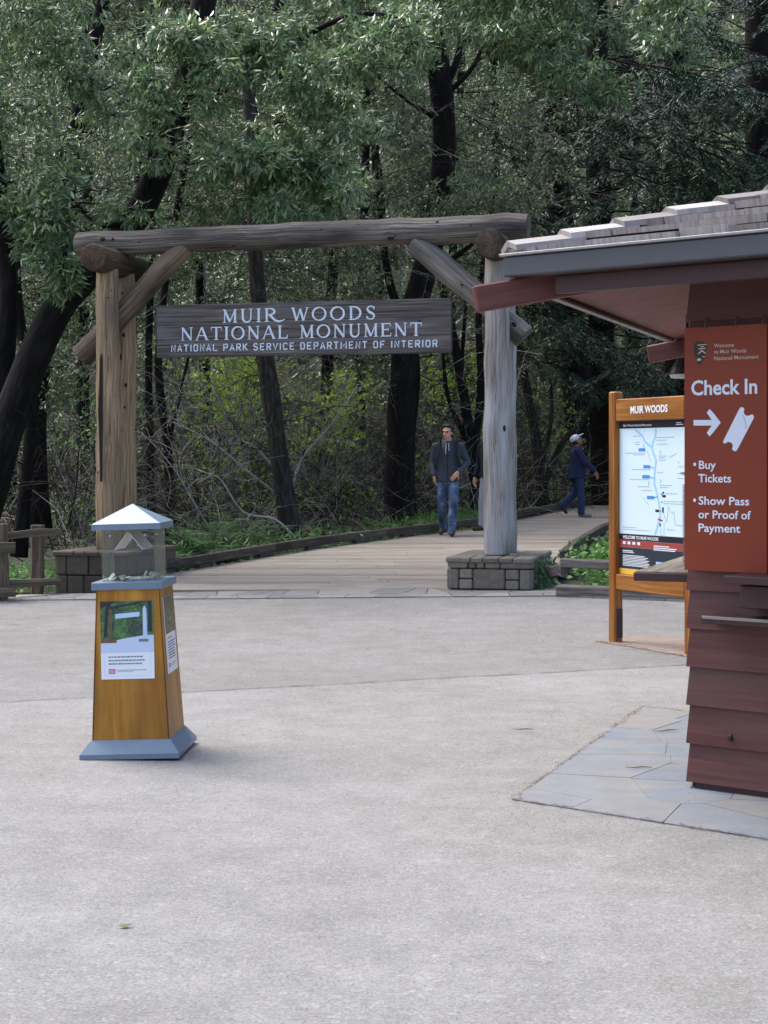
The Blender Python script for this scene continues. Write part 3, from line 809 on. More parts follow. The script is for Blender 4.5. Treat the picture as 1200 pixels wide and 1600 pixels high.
# ---- ferns beside the boardwalk
def fern(X, Y, s, label):
    z0 = zforest(X, Y); root = thing('fern', label, 'fern', (X, Y, z0), 'ferns beside the boardwalk'); q = []
    for i in range(26):
        a = random.uniform(0, 6.283); L = 1.25 * s * random.uniform(.7, 1.15); el = random.uniform(.5, 1.25)
        t = np.linspace(.08, 1, 20); h = np.array([math.cos(a), math.sin(a), 0.0])
        ax = np.array([X, Y, z0]) + h * (t * math.cos(el) * L + .35 * L * t ** 2)[:, None] + UP * (t * math.sin(el) * L - .5 * L * t ** 2.2)[:, None]
        d = unit(np.gradient(ax, axis=0)); sd = unit(np.cross(d, UP))
        for sg in (-1, 1):
            q.append(leaf_arrays(ax, unit(sd * sg + d * .35), np.tile(UP, (20, 1)), .17 * s * np.sin(np.pi * (t * .85 + .12)), np.full(20, .035 * s)))
    leaf_object('frond', q, m_fern, root)
for px, py, Y, s, lab in ((292, 872, 21.6, .75, 'dark fern nearest the left stone plinth'), (330, 862, 22.2, .8, 'fern against the kerb, second from the left plinth'),
        (318, 835, 23.2, .95, 'taller fern behind the two by the plinth'), (365, 850, 23.0, .8, 'fern in the middle of the dark clump by the kerb'),
        (392, 842, 23.8, .7, 'fern at the right end of the dark clump'), (350, 825, 24.5, .9, 'fern at the back of the dark clump'),
        (110, 890, 20.5, .6, 'small fern between the fence and the left plinth'), (18, 915, 18.6, .5, 'small fern under the left rail fence')):
    p = P(px, py, Y); fern(p.x, Y, s * 1.5, lab)

# ---- grass and herbs
def herbs(name, label, cells, mat, L, W, cat, per=14, tall=.3):
    q = []
    for X, Y, z in cells:
        p = np.array([X, Y, z]) + RNG.normal(size=(per, 3)) * np.array([.10, .10, 0]) + UP * (RNG.random((per, 1)) ** 1.2 * tall)
        d = RNG.normal(size=(per, 3)) + np.array([0, -.2, .25])
        q.append(leaf_arrays(p, d, unit(UP + RNG.normal(size=(per, 3)) * .4 + np.array([0, -.4, 0])), L * RNG.uniform(.6, 1.2, per), W * RNG.uniform(.7, 1.2, per)))
    return tag(leaf_object(name, q, mat), label, cat, kind='stuff')
cells = []
for _ in range(620):
    Y = random.uniform(21, 31); X = xat(LE, Y) - .15 - abs(random.gauss(0, .7))
    if mnoise.noise(Vector((X * 1.3, Y * 1.3, 7))) < (.12 if Y < 24.2 else -.12): continue
    cells.append((X, Y, max(zforest(X, Y), zdeck(Y) - .22) + .05))
herbs('grass', 'patchy green grass and herbs along the left boardwalk kerb', cells, m_grass, .17, .022, 'grass', 20, .32)
cells = []
for _ in range(520):
    Y = random.uniform(16.9, 23.5); X = random.uniform(2.15, 5.2)
    if X < xat(RE, Y) + .22: continue
    if Y < 16.6 + .0 and X < 2.6: continue
    cells.append((X, Y, -.05 + .2 * random.random() * min(1, (Y - 16.5))))
herbs('ground_cover', 'lush green nettle like plants behind the right rail fence', cells, m_herb, .095, .06, 'ground cover', 16, .32)
cells = []
for _ in range(160):
    Y = random.uniform(18.0, 20.5); X = random.uniform(-6.5, -4.1); cells.append((X, Y, -.1))
herbs('low_plants', 'scattered low green plants under the left rail fence', cells, m_herb, .10, .05, 'plants', 8, .25)
# ================================================================== gate
m_post_tan = wood('tan weathered post', sr(92, 75, 55), sr(150, 127, 97), sr(188, 166, 133), grain=(60, 60, 1.5), stain=sr(104, 94, 82), stain_amt=(0.48, 0.72), crack=.7, bs=.7)
m_post_grey = wood('silver weathered post', sr(98, 91, 84), sr(142, 134, 126), sr(178, 171, 164), grain=(60, 60, 1.5), stain=sr(170, 169, 170), stain_amt=(0.5, 0.66), crack=.7, bs=.7)
m_beam = wood('dark weathered log', sr(54, 49, 45), sr(102, 94, 86), sr(156, 148, 137), grain=(55, 55, 1.2), stain=sr(50, 47, 45), stain_amt=(0.45, 0.7), crack=.7, bs=.7)
m_corbel = wood('brown log end', sr(50, 40, 31), sr(84, 68, 53), sr(116, 98, 79), grain=(50, 50, 2), stain=sr(40, 34, 29), stain_amt=(0.38, 0.6), crack=.6)
m_brace_l = wood('brown brace log', sr(72, 61, 49), sr(118, 102, 84), sr(156, 138, 117), grain=(55, 55, 1.5), stain=sr(58, 52, 46), stain_amt=(0.42, 0.66), crack=.7)
m_brace_r = wood('grey brace log', sr(84, 78, 72), sr(124, 116, 108), sr(164, 156, 147), grain=(55, 55, 1.5), stain=sr(76, 72, 69), stain_amt=(0.48, 0.68), crack=.7)
m_knot = plain('knot', sr(36, 28, 23), 0.9, 0.3, 40)

gu = Vector((0.9707, -0.2405, 0)); gn = Vector((0.2405, 0.9707, 0)); gz = Vector((0, 0, 1))
GL = Vector((-3.353, 18.65, 0)); GR = Vector((1.283, 17.5, 0)); GM = GL + gn * 0.25
def gp(s, d, z): return GL + gu * s + gn * d + gz * z        # along, depth, height
gate = thing('entrance_gate', 'tall rustic gateway of weathered logs spanning the boardwalk entrance', 'gateway', (GM.x + 2.3, GM.y - 0.5, 0.0))
PLZ = 0.43
def log(a, b, r, name, mat, knots=6, k=10, r1=None, n=20, face=None):
    a, b = Vector(a), Vector(b); mb = MB(); pts = [a.lerp(b, i / k) for i in range(k + 1)]; r1 = r1 or r; d = (b - a).normalized()
    bend = [Vector((random.gauss(0, .006), random.gauss(0, .006), random.gauss(0, .006))) for _ in pts]
    rr = [r + (r1 - r) * i / k + random.gauss(0, .0035) for i in range(k + 1)]
    pts = [p + q for p, q in zip(pts, bend)]
    e = 0.012
    pts2 = [pts[0]] + [pts[0] + d * e] + pts[1:-1] + [pts[-1] - d * e] + [pts[-1]]
    rr2 = [rr[0] - e] + [rr[0]] + rr[1:-1] + [rr[-1]] + [rr[-1] - e]
    mb.tube(pts2, rr2, n, wob=0.022); mb.mi = 1
    A = axes(d)
    for _ in range(knots):
        t = random.uniform(.06, .94); c = a.lerp(b, t); r_ = r + (r1 - r) * t
        v = Vector((random.gauss(0, .5), -1, random.gauss(0, .6))); v = (v - d * v.dot(d)).normalized()
        kr = random.choice((.009, .013, .017, .026)) * random.uniform(.8, 1.2); R = axes(v, d)
        mb.ball(c + v * (r_ * 0.985), (kr * random.uniform(.7, 1), kr * random.uniform(.9, 1.7), .006), R, 8, 4)
    o = mb.build(name, [mat, m_knot], gate); smooth_by_angle(o, 50); return o
for base, m in ((GL, m_post_tan), (GR, m_post_grey)):
    for d in (0.0, 0.5):
        log(base + gn * d + gz * (PLZ - 0.01), base + gn * d + gz * 3.84, 0.150, 'post', m, (5 if d == 0 else 16) if m is m_post_tan else 2, 14, 0.138)
    log(base + gn * -0.42 + gz * 3.925, base + gn * 0.93 + gz * 3.925, 0.165, 'corbel', m_corbel, 3, 8, 0.155)
log(gp(-0.455 - .06, 0.25, 4.185), gp(5.16 - .06, 0.25, 4.185), 0.148, 'crossbeam', m_beam, 15, 22, 0.160, 24)
ab = P(285, 395, 18.55); ac = P(146, 552, 18.95)
log(gp(.90, .25, 4.12), gp(-.46, .25, 2.78), 0.128, 'brace', m_brace_l, 4, 8, 0.14)
log(gp(3.76, .25, 4.07), gp(5.05, .25, 2.93), 0.135, 'brace', m_brace_r, 4, 8, 0.14)
# long dark scar on the front left post
fp = Fr(GL + gn * -0.149, gu, gz)
mb = MB(); mb.ext([(-.055, 2.1), (-.035, 1.6), (-.03, 1.25), (-.005, 1.25), (.0, 1.9), (-.002, 2.72), (-.016, 2.8), (-.034, 2.72), (-.04, 2.4)], fp, 0.0, 0.012)
mb.build('bark_scar', m_knot, gate)

# ---- stone plinths
m_stone, nt, b = new_mat('plinth stone')
ri = nt.nodes.new('ShaderNodeNewGeometry').outputs['Random Per Island']
v = coord(nt, 'tc'); g = nz(nt, v, 16, 6, 0.7)
c = ramp(nt, [(0, sr(106, 98, 88)), (0.35, sr(132, 123, 109)), (0.7, sr(116, 111, 103)), (1, sr(148, 138, 121))], ri)
c = mixc(nt, 0.8, c, ramp(nt, [(0.3, (0.6, 0.6, 0.58, 1)), (0.7, (1.05, 1.05, 1.02, 1))], g), 'MULTIPLY')
nt.links.new(c, b.inputs['Base Color']); b.inputs['Roughness'].default_value = 0.9; bump(nt, b, g, 0.7, 0.02)
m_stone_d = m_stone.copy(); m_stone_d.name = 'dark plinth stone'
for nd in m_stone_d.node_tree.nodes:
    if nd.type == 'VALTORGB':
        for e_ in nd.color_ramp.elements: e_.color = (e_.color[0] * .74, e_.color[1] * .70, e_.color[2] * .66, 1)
m_mortar = plain('mortar', sr(58, 54, 48), 0.95, 0.2, 20)
RG = Matrix((gu, gn, gz)).transposed()
def plinth(base, layout, label, mat, w_=0.93, dep=1.5):
    o0 = base - gu * (w_ / 2) - gn * 0.47
    root = thing('stone_plinth', label, 'plinth', (o0 + gu * w_ / 2 + gn * dep / 2).to_tuple()[:2] + (-.1,), 'stone plinths of the gate')
    mb = MB(); c = o0 + gu * w_ / 2 + gn * dep / 2 + gz * 0.12; mb.box(c, (w_ - .05, dep - .05, .56), RG); mb.build('core', m_mortar, root)
    mb = MB()
    def face(og, u, n, L, lay):
        for x0, x1, z0, z1 in lay:
            a, e = x0 * L, x1 * L; gap = .006
            R = Matrix((u, n, gz)).transposed(); jut = random.uniform(0, .012)
            mb.box(og + u * (a + e) / 2 + n * (0.03 - jut) + gz * (z0 + z1) / 2, (e - a - gap * 2, .075, z1 - z0 - gap * 2), R, .012, ga=0)
    face(o0, gu, gn, w_, layout); face(o0 + gu * w_ + gn * .0, gn, -gu, dep, layout)
    face(o0 + gn * dep, -gn, gu, dep, layout)
    mb.build('masonry', mat, root)
    mb = MB(); x = 0.0
    cuts = [0, .29, .43, .61, .77, 1.0]
    for a, e in zip(cuts, cuts[1:]):
        mb.box(o0 + gu * ((a + e) / 2 * (w_ + .06) - .03) + gn * .17 + gz * (PLZ - .033), ((e - a) * (w_ + .06) - .012, .42, .062), RG, .014, ga=0)
    ys_ = [.39, .8, 1.15, 1.53]
    for a, e in zip(ys_, ys_[1:]):
        mb.box(o0 + gu * (-.03 + (w_ + .06) * .36) + gn * (a + e) / 2 + gz * (PLZ - .034), ((w_ + .06) * .72 - .012, e - a - .012, .058), RG, .012, ga=0)
        mb.box(o0 + gu * (-.03 + (w_ + .06) * .86) + gn * (a + e) / 2 + gz * (PLZ - .033), ((w_ + .06) * .28 - .012, e - a - .012, .062), RG, .012, ga=0)
    mb.build('cap_stone', mat, root); return root
layR = [(0, .13, .07, .30), (.13, .30, .185, .30), (.13, .30, .07, .185), (.30, .69, .07, .30), (.69, .86, .18, .30), (.69, .86, .07, .18), (.86, 1, .07, .30),
        (0, .24, .30, .395), (.24, .34, .30, .395), (.34, .44, .30, .395), (.44, .63, .30, .395), (.63, 1, .30, .395), (0, .38, -.1, .07), (.38, 1, -.1, .07)]
layL = [(0, .16, .14, .395), (.16, .46, .14, .395), (.46, .75, .14, .395), (.75, 1, .14, .395), (0, .17, -.15, .14), (.17, .40, -.15, .14), (.40, .7, -.15, .14), (.7, 1, -.15, .14)]
plinth(GR, layR, 'coursed grey stone plinth under the right gate post', m_stone)
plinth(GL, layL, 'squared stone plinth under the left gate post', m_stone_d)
q = []     # ivy on the right plinth's side
for _ in range(420):
    s = random.uniform(.0, 1.3); p = GR + gu * (.47 + random.uniform(.0, .14)) + gn * (-.42 + s) + gz * (random.random() ** 1.3 * .40)
    q.append(leaf_arrays(np.array([p[:]]), np.array([[random.gauss(.2, .6), random.gauss(-.5, .5), random.gauss(-.4, .4)]]), np.array([[.6, -.6, .4]]), [random.uniform(.04, .08)], [random.uniform(.035, .06)]))
tag(leaf_object('ivy', q, m_fern), 'dark ivy climbing the side of the right stone plinth', 'ivy', kind='stuff')

# ---- hanging sign
m_sign = wood('sign board wood', sr(52, 47, 45), sr(90, 83, 79), sr(132, 124, 119), grain=(50, 50, 1.2), stain=sr(124, 119, 117), stain_amt=(0.5, 0.8), stain_scale=(5, 5, 0.8), crack=.6)
m_letter = plain('pale blue white letter paint', sr(205, 216, 226), 0.6, 0.10, 14)
m_chain = plain('dull chain steel', sr(92, 98, 98), 0.5, 0.2, 30, metal=0.7)
def s_at(px):      # gate coordinate along the mid plane for a photo column
    k = (px - 600) / F; return (k * GM.y - GM.x) / (gu.x - k * gu.y)
s0, s1 = s_at(246), s_at(706); Wd = s1 - s0
y0_ = (GM + gu * s0).y; y1_ = (GM + gu * s1).y
zt_ = (P(246, 479, y0_).z + P(706, 464, y1_).z) / 2; zb_ = (P(246, 561, y0_).z + P(706, 549.5, y1_).z) / 2; Hd = zt_ - zb_
so = GM + gu * s0 + gz * zb_
hs = thing('hanging_sign', 'long dark wooden sign board hanging from the gate beam with pale carved lettering', 'sign', (so + gu * Wd / 2).to_tuple())
mb = MB()
for i in range(3):      # three planks
    mb.box(so + gu * Wd / 2 + gz * (Hd * (i + .5) / 3), (Wd, .07, Hd / 3 - .003), RG, .006, ga=0)
mb.build('board', m_sign, hs)
for kx, ky, kr in ((.965 * Wd * .93, .58 * Hd, .022), (.52 * Wd, .46 * Hd, .016), (.28 * Wd, .50 * Hd, .02)):
    mb = MB(); mb.ball(so + gu * kx + gz * ky - gn * .034, (kr, .006, kr * .7), RG, 10, 6); mb.build('knot', m_knot, hs)
def chain(s):
    mb = MB(); top = GM + gu * s + gz * 4.05; bot = zt_ - 0.01; n = int((4.05 - bot) / .048)
    for i in range(n):
        z = 4.05 - (i + .5) * (4.05 - bot) / n; c = Vector((top.x, top.y, z)); a = gu if i % 2 else gn
        ring = [c + a * (.016 * math.cos(t)) + gz * (.032 * math.sin(t)) for t in [2 * math.pi * k / 10 for k in range(11)]]
        mb.tube(ring, .0055, 5, cap=False)
    return mb.build('chain', m_chain, hs, smooth=True)
chain(s_at(626)); chain(s_at(320))

# carved alphabet drawn as strokes
def arc(cx, cy, rx, ry, a0, a1, n=14): return [(cx + rx * math.cos(math.radians(a0 + (a1 - a0) * i / n)), cy + ry * math.sin(math.radians(a0 + (a1 - a0) * i / n))) for i in range(n + 1)]
class Strokes:
    def __init__(s, fr, d): s.mb = MB(); s.fr = fr; s.d = d; s.k = 0
    def st(s, pts, w, X):
        "ribbon along pts (unit glyph space) with widths w"
        n = len(pts); w = [w] * n if not isinstance(w, (list, tuple)) else w; s.k += 1; dd = s.d + 0.0002 * (s.k % 9)
        L, R = [], []
        for i in range(n):
            a, b_ = pts[max(i - 1, 0)], pts[min(i + 1, n - 1)]
            # work in real space so widths stay true
            pa, pb, pc = X(*a), X(*b_), X(*pts[i]); dx, dy = pb[0] - pa[0], pb[1] - pa[1]; l = math.hypot(dx, dy) or 1e-9
            nx_, ny_ = -dy / l * w[i] * X.h / 2, dx / l * w[i] * X.h / 2
            L.append((pc[0] + nx_, pc[1] + ny_)); R.append((pc[0] - nx_, pc[1] - ny_))
        V = [s.fr(x, y, dd) for x, y in L] + [s.fr(x, y, dd) for x, y in R]
        s.mb.add(V, [(i, i + 1, n + i + 1, n + i) for i in range(n - 1)])
class Xf:
    def __init__(s, x, y, w_, h): s.x, s.y, s.w, s.h = x, y, w_, h
    def __call__(s, u, v): return (s.x + u * s.w, s.y + v * s.h)
TK, TN, SF = .165, .085, .055
def serif(S, X, u, v, half=.17):
    hu = half * X.h / X.w; S.st([(u - hu, v), (u + hu, v)], SF, X)
WID = dict(M=1.0, U=.86, I=.30, R=.86, W=1.12, O=.98, D=.90, S=.66, N=.92, A=.92, T=.82, L=.72, E=.74)
def glyph(S, ch, X, swash=False):
    r = .17 * X.h / X.w
    t0, t1 = .03, .97
    if ch in 'IRDTLE':
        x = .5 if ch in 'IT' else .2; S.st([(x, t0), (x, t1)], TK, X); serif(S, X, x, t0)
        if ch != 'T': serif(S, X, x, t1)
    if ch == 'M':
        S.st([(.14, t0), (.16, t1)], TN, X); S.st([(.14, t1), (.5, .06)], TK, X); S.st([(.5, .06), (.86, t1)], TN, X); S.st([(.86, t0), (.84, t1)], TK, X)
        serif(S, X, .14, t0, .14); serif(S, X, .86, t0); serif(S, X, .1, t1, .09); serif(S, X, .9, t1, .09)
    elif ch == 'U':
        a = arc(.5, .33, .32, .30, 180, 360); S.st([(.18, t1), (.18, .33)] + a[1:] + [(.82, t1)], [TK] * 2 + [TK + (TN - TK) * i / len(a) for i in range(len(a) - 1)] + [TN], X); serif(S, X, .18, t1); serif(S, X, .82, t1, .13)
    elif ch == 'R':
        a = arc(.42, .745, .38, .225, 90, -90); S.st([(.2, .97)] + a + [(.2, .52)], [TN] + [TN + (TK - TN) * math.sin(math.pi * i / (len(a) - 1)) for i in range(len(a))] + [TN], X)
        if swash: S.st([(.42, .52), (.62, .32), (.86, .10), (1.15, .02), (1.48, .10), (1.6, .2)], [TK, TK, TK, TK * .9, TN * .9, TN * .5], X)
        else: S.st([(.42, .52), (.9, .03)], TK, X); serif(S, X, .92, .03, .1)
    elif ch == 'W':
        S.st([(.08, t1), (.30, .03)], TK, X); S.st([(.30, .03), (.5, .9)], TN, X); S.st([(.5, .9), (.71, .03)], TK, X); S.st([(.71, .03), (.93, t1)], TN, X); serif(S, X, .08, t1, .14); serif(S, X, .93, t1, .12)
    elif ch == 'O':
        a = arc(.5, .5, .43, .46, 0, 360, 28); S.st(a, [TN * .9 + (TK - TN) * abs(math.cos(math.radians(360 * i / 28 + 15))) for i in range(29)], X)
    elif ch == 'D':
        a = arc(.36, .5, .52, .45, 90, -90, 18); S.st([(.2, .95)] + a + [(.2, .05)], [TN] + [TN + (TK - TN) * math.sin(math.pi * i / 18) for i in range(19)] + [TN], X)
    elif ch == 'S':
        a = [(.84, .78), (.72, .93), (.5, .97), (.26, .9), (.18, .74), (.3, .59), (.52, .5), (.76, .4), (.86, .24), (.74, .08), (.5, .03), (.26, .08), (.14, .25)]
        S.st(a, [TN, TN, TN, TN * 1.3, TK * .9, TK, TK * 1.1, TK, TK * .9, TN * 1.3, TN, TN, TN], X); S.st([(.84, .72), (.86, .95)], SF, X); S.st([(.14, .28), (.12, .05)], SF, X)
    elif ch == 'N':
        S.st([(.16, t0), (.16, t1)], TN, X); S.st([(.14, t1), (.84, .03)], TK, X); S.st([(.84, t1), (.84, .03)], TN, X); serif(S, X, .16, t0, .14); serif(S, X, .12, t1, .09); serif(S, X, .84, t1, .14)
    elif ch == 'A':
        S.st([(.08, t0), (.48, 1.0)], TN, X); S.st([(.48, 1.0), (.9, t0)], TK, X); S.st([(.24, .36), (.74, .36)], TN * .8, X); serif(S, X, .08, t0, .12); serif(S, X, .9, t0, .15)
    elif ch == 'T':
        S.st([(.04, .95), (.96, .95)], TN, X); S.st([(.05, .97), (.03, .74)], SF, X); S.st([(.95, .97), (.97, .74)], SF, X)
    elif ch == 'L':
        S.st([(.2, .045), (.92, .045)], TN, X); S.st([(.92, .02), (.97, .28)], SF * 1.3, X)
    elif ch == 'E':
        S.st([(.2, .955), (.9, .955)], TN, X); S.st([(.2, .045), (.93, .045)], TN, X); S.st([(.2, .52), (.72, .52)], TN, X)
        S.st([(.9, .97), (.93, .76)], SF, X); S.st([(.93, .02), (.98, .26)], SF, X); S.st([(.72, .42), (.72, .62)], SF, X)
def serif_line(S, text, x0, x1, y0, y1, sp=.16, gap=.62, swash=None):
    tot = sum(gap if c == ' ' else WID[c] + sp for c in text) - sp; k = (x1 - x0) / tot; x = x0
    for i, c in enumerate(text):
        if c == ' ': x += gap * k; continue
        glyph(S, c, Xf(x, y0, WID[c] * k, y1 - y0), swash == i); x += (WID[c] + sp) * k
BLK = dict(N=[[(.1, 0), (.1, 1), (.9, 0), (.9, 1)]], A=[[(.04, 0), (.5, 1), (.96, 0)], [(.22, .32), (.78, .32)]], T=[[(0, .94), (1, .94)], [(.5, 0), (.5, .94)]], I=[[(.5, 0), (.5, 1)]],
           O=[[(.1, .15), (.1, .85), (.25, .95), (.75, .95), (.9, .85), (.9, .15), (.75, .05), (.25, .05), (.1, .15), (.1, .4)]], L=[[(.1, 1), (.1, .06), (.95, .06)]],
           P=[[(.1, 0), (.1, .95), (.8, .95), (.9, .85), (.9, .55), (.8, .45), (.1, .45)]], R=[[(.1, 0), (.1, .95), (.8, .95), (.9, .85), (.9, .58), (.8, .48), (.1, .48)], [(.5, .48), (.95, 0)]],
           K=[[(.1, 0), (.1, 1)], [(.95, 1), (.15, .45)], [(.35, .6), (.97, 0)]], S=[[(.9, .8), (.75, .95), (.25, .95), (.1, .82), (.1, .62), (.25, .52), (.75, .48), (.9, .38), (.9, .18), (.75, .05), (.25, .05), (.1, .2)]],
           E=[[(.92, .95), (.1, .95), (.1, .05), (.95, .05)], [(.1, .5), (.8, .5)]], V=[[(.02, 1), (.5, .02), (.98, 1)]], C=[[(.92, .78), (.78, .95), (.25, .95), (.1, .8), (.1, .2), (.25, .05), (.78, .05), (.92, .22)]],
           D=[[(.1, .03), (.1, .95), (.7, .95), (.9, .78), (.9, .2), (.7, .05), (.1, .05)]], M=[[(.08, 0), (.08, 1), (.5, .35), (.92, 1), (.92, 0)]], F=[[(.1, 0), (.1, .95), (.95, .95)], [(.1, .5), (.8, .5)]])
def block_line(S, text, x0, x1, y0, y1, wl=.62, sp=.30, gap=.55):
    wd = lambda c: .16 if c == 'I' else (.82 if c == 'M' else wl)
    tot = sum(gap if c == ' ' else wd(c) + sp for c in text) - sp; k = (x1 - x0) / tot; x = x0
    for c in text:
        if c == ' ': x += gap * k; continue
        X = Xf(x, y0, wd(c) * k, y1 - y0)
        for pl in BLK[c]: S.st(pl, .185, X)
        x += (wd(c) + sp) * k
fs = Fr(so - gn * 0.037, gu, gz)
S = Strokes(fs, 0.0)
serif_line(S, 'MUIR WOODS', .233 * Wd, .753 * Wd, .635 * Hd, .892 * Hd, .22, .75, swash=3)
serif_line(S, 'NATIONAL MONUMENT', .087 * Wd, .905 * Wd, .315 * Hd, .565 * Hd, .20, .68)
block_line(S, 'NATIONAL PARK SERVICE DEPARTMENT OF INTERIOR', .053 * Wd, .955 * Wd, .11 * Hd, .238 * Hd)
S.mb.build('lettering', m_letter, hs)

# ================================================================== fences
m_rail = wood('split rail wood', sr(58, 50, 42), sr(98, 86, 73), sr(132, 118, 101), grain=(30, 30, 1.8), stain=sr(70, 66, 52), stain_amt=(0.5, 0.7), bs=.9, bd=.015)
m_rail_g = wood('grey rail wood', sr(66, 61, 57), sr(100, 94, 89), sr(136, 129, 123), grain=(30, 30, 1.8), stain=sr(72, 68, 62), stain_amt=(0.5, 0.7), bs=.8, bd=.012)
def rail(mb, a, b_, h, t, n=6):
    a, b_ = Vector(a), Vector(b_); d = (b_ - a); pts = []
    for i in range(n + 1): pts.append(a.lerp(b_, i / n) + Vector((0, random.gauss(0, .008), random.gauss(0, .008))))
    u = d.normalized(); side = gz.cross(u).normalized(); upv = u.cross(side)
    sec = [(-.5, -.42), (-.1, -.5), (.42, -.46), (.5, .1), (.36, .48), (-.2, .5), (-.5, .3)]
    V, F_, TC = [], [], []; m = len(sec); o_ = random.uniform(0, 9)
    for i, p in enumerate(pts):
        sc = random.uniform(.88, 1.06)
        for x, y in sec: V.append(p + side * (x * t * sc) + upv * (y * h * sc)); TC.append((x * t + o_, y * h, d.length * i / n))
    for i in range(n):
        for k in range(m): F_.append((i * m + k, i * m + (k + 1) % m, (i + 1) * m + (k + 1) % m, (i + 1) * m + k))
    F_ += [list(range(m)), [n * m + k for k in range(m)]]; mb.add(V, F_, TC)
lf = thing('rail_fence', 'rough split rail fence of brown timbers at the left edge', 'fence', (-4.4, 17.6, -.1))
pA = P(58, 0, 17.75); pB = P(2, 0, 17.0); pC = P(-120, 0, 16.6)
for p, zt2, w_ in ((pA, P(58, 820, 17.75).z, .19), (pB, P(2, 820, 17.0).z, .17), (pC, .78, .18)):
    mb = MB(); rail(mb, (p.x, p.y, -.25), (p.x + .004, p.y, zt2), .14, w_, 5); mb.build('post', m_rail, lf)
for a, b_, h in ((P(95, 832, 17.62), P(-140, 850, 16.5), .085), (P(23, 856, 16.85), P(-320, 850, 16.0), .12), (P(92, 908, 17.6), P(-140, 918, 16.5), .085), (P(24, 925, 16.85), P(-320, 935, 16.0), .10)):
    mb = MB(); rail(mb, a, b_, h, .09); mb.build('rail', m_rail, lf)
rf = thing('rail_fence', 'grey split rail fence between the right stone plinth and the map board', 'fence', (2.3, 16.8, -.05))
for px, yt, yb, Y, w_ in ((871.5, 857, 912, 17.25, .095), (890, 857, 930, 16.8, .105)):
    mb = MB(); p = P(px, yb, Y); rail(mb, (p.x, p.y, -.2), (p.x, p.y, P(px, yt, Y).z), .09, w_, 4); mb.build('post', m_rail_g, rf)
for a, b_, h in ((P(879, 879, 16.95), P(1100, 886, 15.9), .11), (P(854, 893, 17.45), P(882, 893, 16.98), .14)):
    mb = MB(); rail(mb, a, b_, h, .09); mb.build('rail', m_rail_g, rf)
mb = MB(); mb.box((Vector((1.86, 16.35, .1)) + Vector((3.3, 15.6, .1))) / 2, ((Vector((3.3, 15.6, 0)) - Vector((1.86, 16.35, 0))).length, .2, .16), rotz(math.atan2(-.75, 1.44)), .012, ga=0)
tag(mb.build('timber_sleeper', m_rail_g), 'low dark timber sleeper lying along the plaza edge behind the map board', 'timber')

# ================================================================== donation box
m_honey = wood('honey stained plywood', sr(136, 88, 27), sr(178, 122, 42), sr(200, 146, 62), grain=(16, 16, 1.0), stain=sr(126, 84, 36), stain_amt=(0.4, 0.75), rough=.42, bs=.08, bd=.002, stain_scale=(4, 4, 1.5))
m_blue = plain('grey blue paint', sr(110, 128, 144), 0.38, 0.09, 9, spec=.5)
m_acryl = glass('acrylic', (0.965, 0.97, 0.97, 1))
m_shield = glass('hazed acrylic', (0.93, 0.95, 0.95, 1), .04)  # clear pane with more of the milky reflection painted in as haze
m_frost = plain('cloudy acrylic flap', sr(206, 198, 190), .5, .08, 8)
m_white = plain('white print', sr(236, 239, 244), .4, .02, 5)
m_ink = plain('grey ink', sr(120, 124, 132), .6, .05, 5); m_inkr = plain('red ink', sr(205, 88, 82), .5, .05, 5); m_black = plain('black print', sr(34, 32, 38), .45, .05, 5)
db = thing('donation_box', 'tapered honey coloured wooden donation box with a blue peaked roof and clear case', 'donation box', (-1.262, 7.935, 0.007))
db.rotation_euler = (0, math.radians(-1.7), math.radians(-3))
def frustum(mb, h0, h1, z0, z1):
    V = [(-h0, -h0, z0), (h0, -h0, z0), (h0, h0, z0), (-h0, h0, z0), (-h1, -h1, z1), (h1, -h1, z1), (h1, h1, z1), (-h1, h1, z1)]
    mb.add(V, [(0, 3, 2, 1), (4, 5, 6, 7), (0, 1, 5, 4), (1, 2, 6, 5), (2, 3, 7, 6), (3, 0, 4, 7)], [(a, b, c) for a, b, c in V])
mb = MB(); frustum(mb, .252, .252, 0, .025); frustum(mb, .250, .202, .0252, .088); mb.build('base', m_blue, db, local=True)
mb = MB(); hb, ht, zb0, zb1 = .199, .164, .06, .842
frustum(mb, hb, ht, zb0, zb1)
mb.build('cabinet', m_honey, db, local=True)
mb = MB()
for sx, sy in ((1, -1), (-1, -1)):     # dark gaps at the corner joints of the front panel
    mb.tube([Vector((sx * (hb - .006), sy * hb - .0008, .09)), Vector((sx * (ht - .006), sy * ht - .0008, zb1))], .0016, 4)
mb.build('joint_line', m_black, db, local=True)
mb = MB(); mb.box((0, 0, .862), (.366, .366, .04), None, .003); mb.build('ledge', m_blue, db, local=True)
mb = MB()
for sx, sy in ((0, -1), (1, 0), (0, 1), (-1, 0)):
    L = .27; mb.box((sx * L / 2, sy * L / 2, 1.02), (L if sx == 0 else .005, L if sy == 0 else .005, .276))
mb.build('clear_case', m_acryl, db, local=True)
m_screw = plain('screw', sr(190, 190, 190), .3, .05, 5, metal=.9)
for sx, sy in ((0, -1), (1, 0)):
    for t in (-.09, .09):
        mb = MB(); mb.ball((sx * .139 + (t if sx == 0 else 0), sy * .139 + (t if sy == 0 else 0), 1.115), .006, None, 8, 6); mb.build('case_screw', m_screw, db, local=True)
for sx in (-1, 1):
    mb = MB(); a = math.radians(52); mb.box((sx * .038, 0, 1.085), (.112, .25, .004), Matrix.Rotation(sx * a, 3, 'Y')); mb.build('slot_flap', m_frost, db, local=True)
mb = MB(); frustum(mb, .176, .176, 1.145, 1.175)
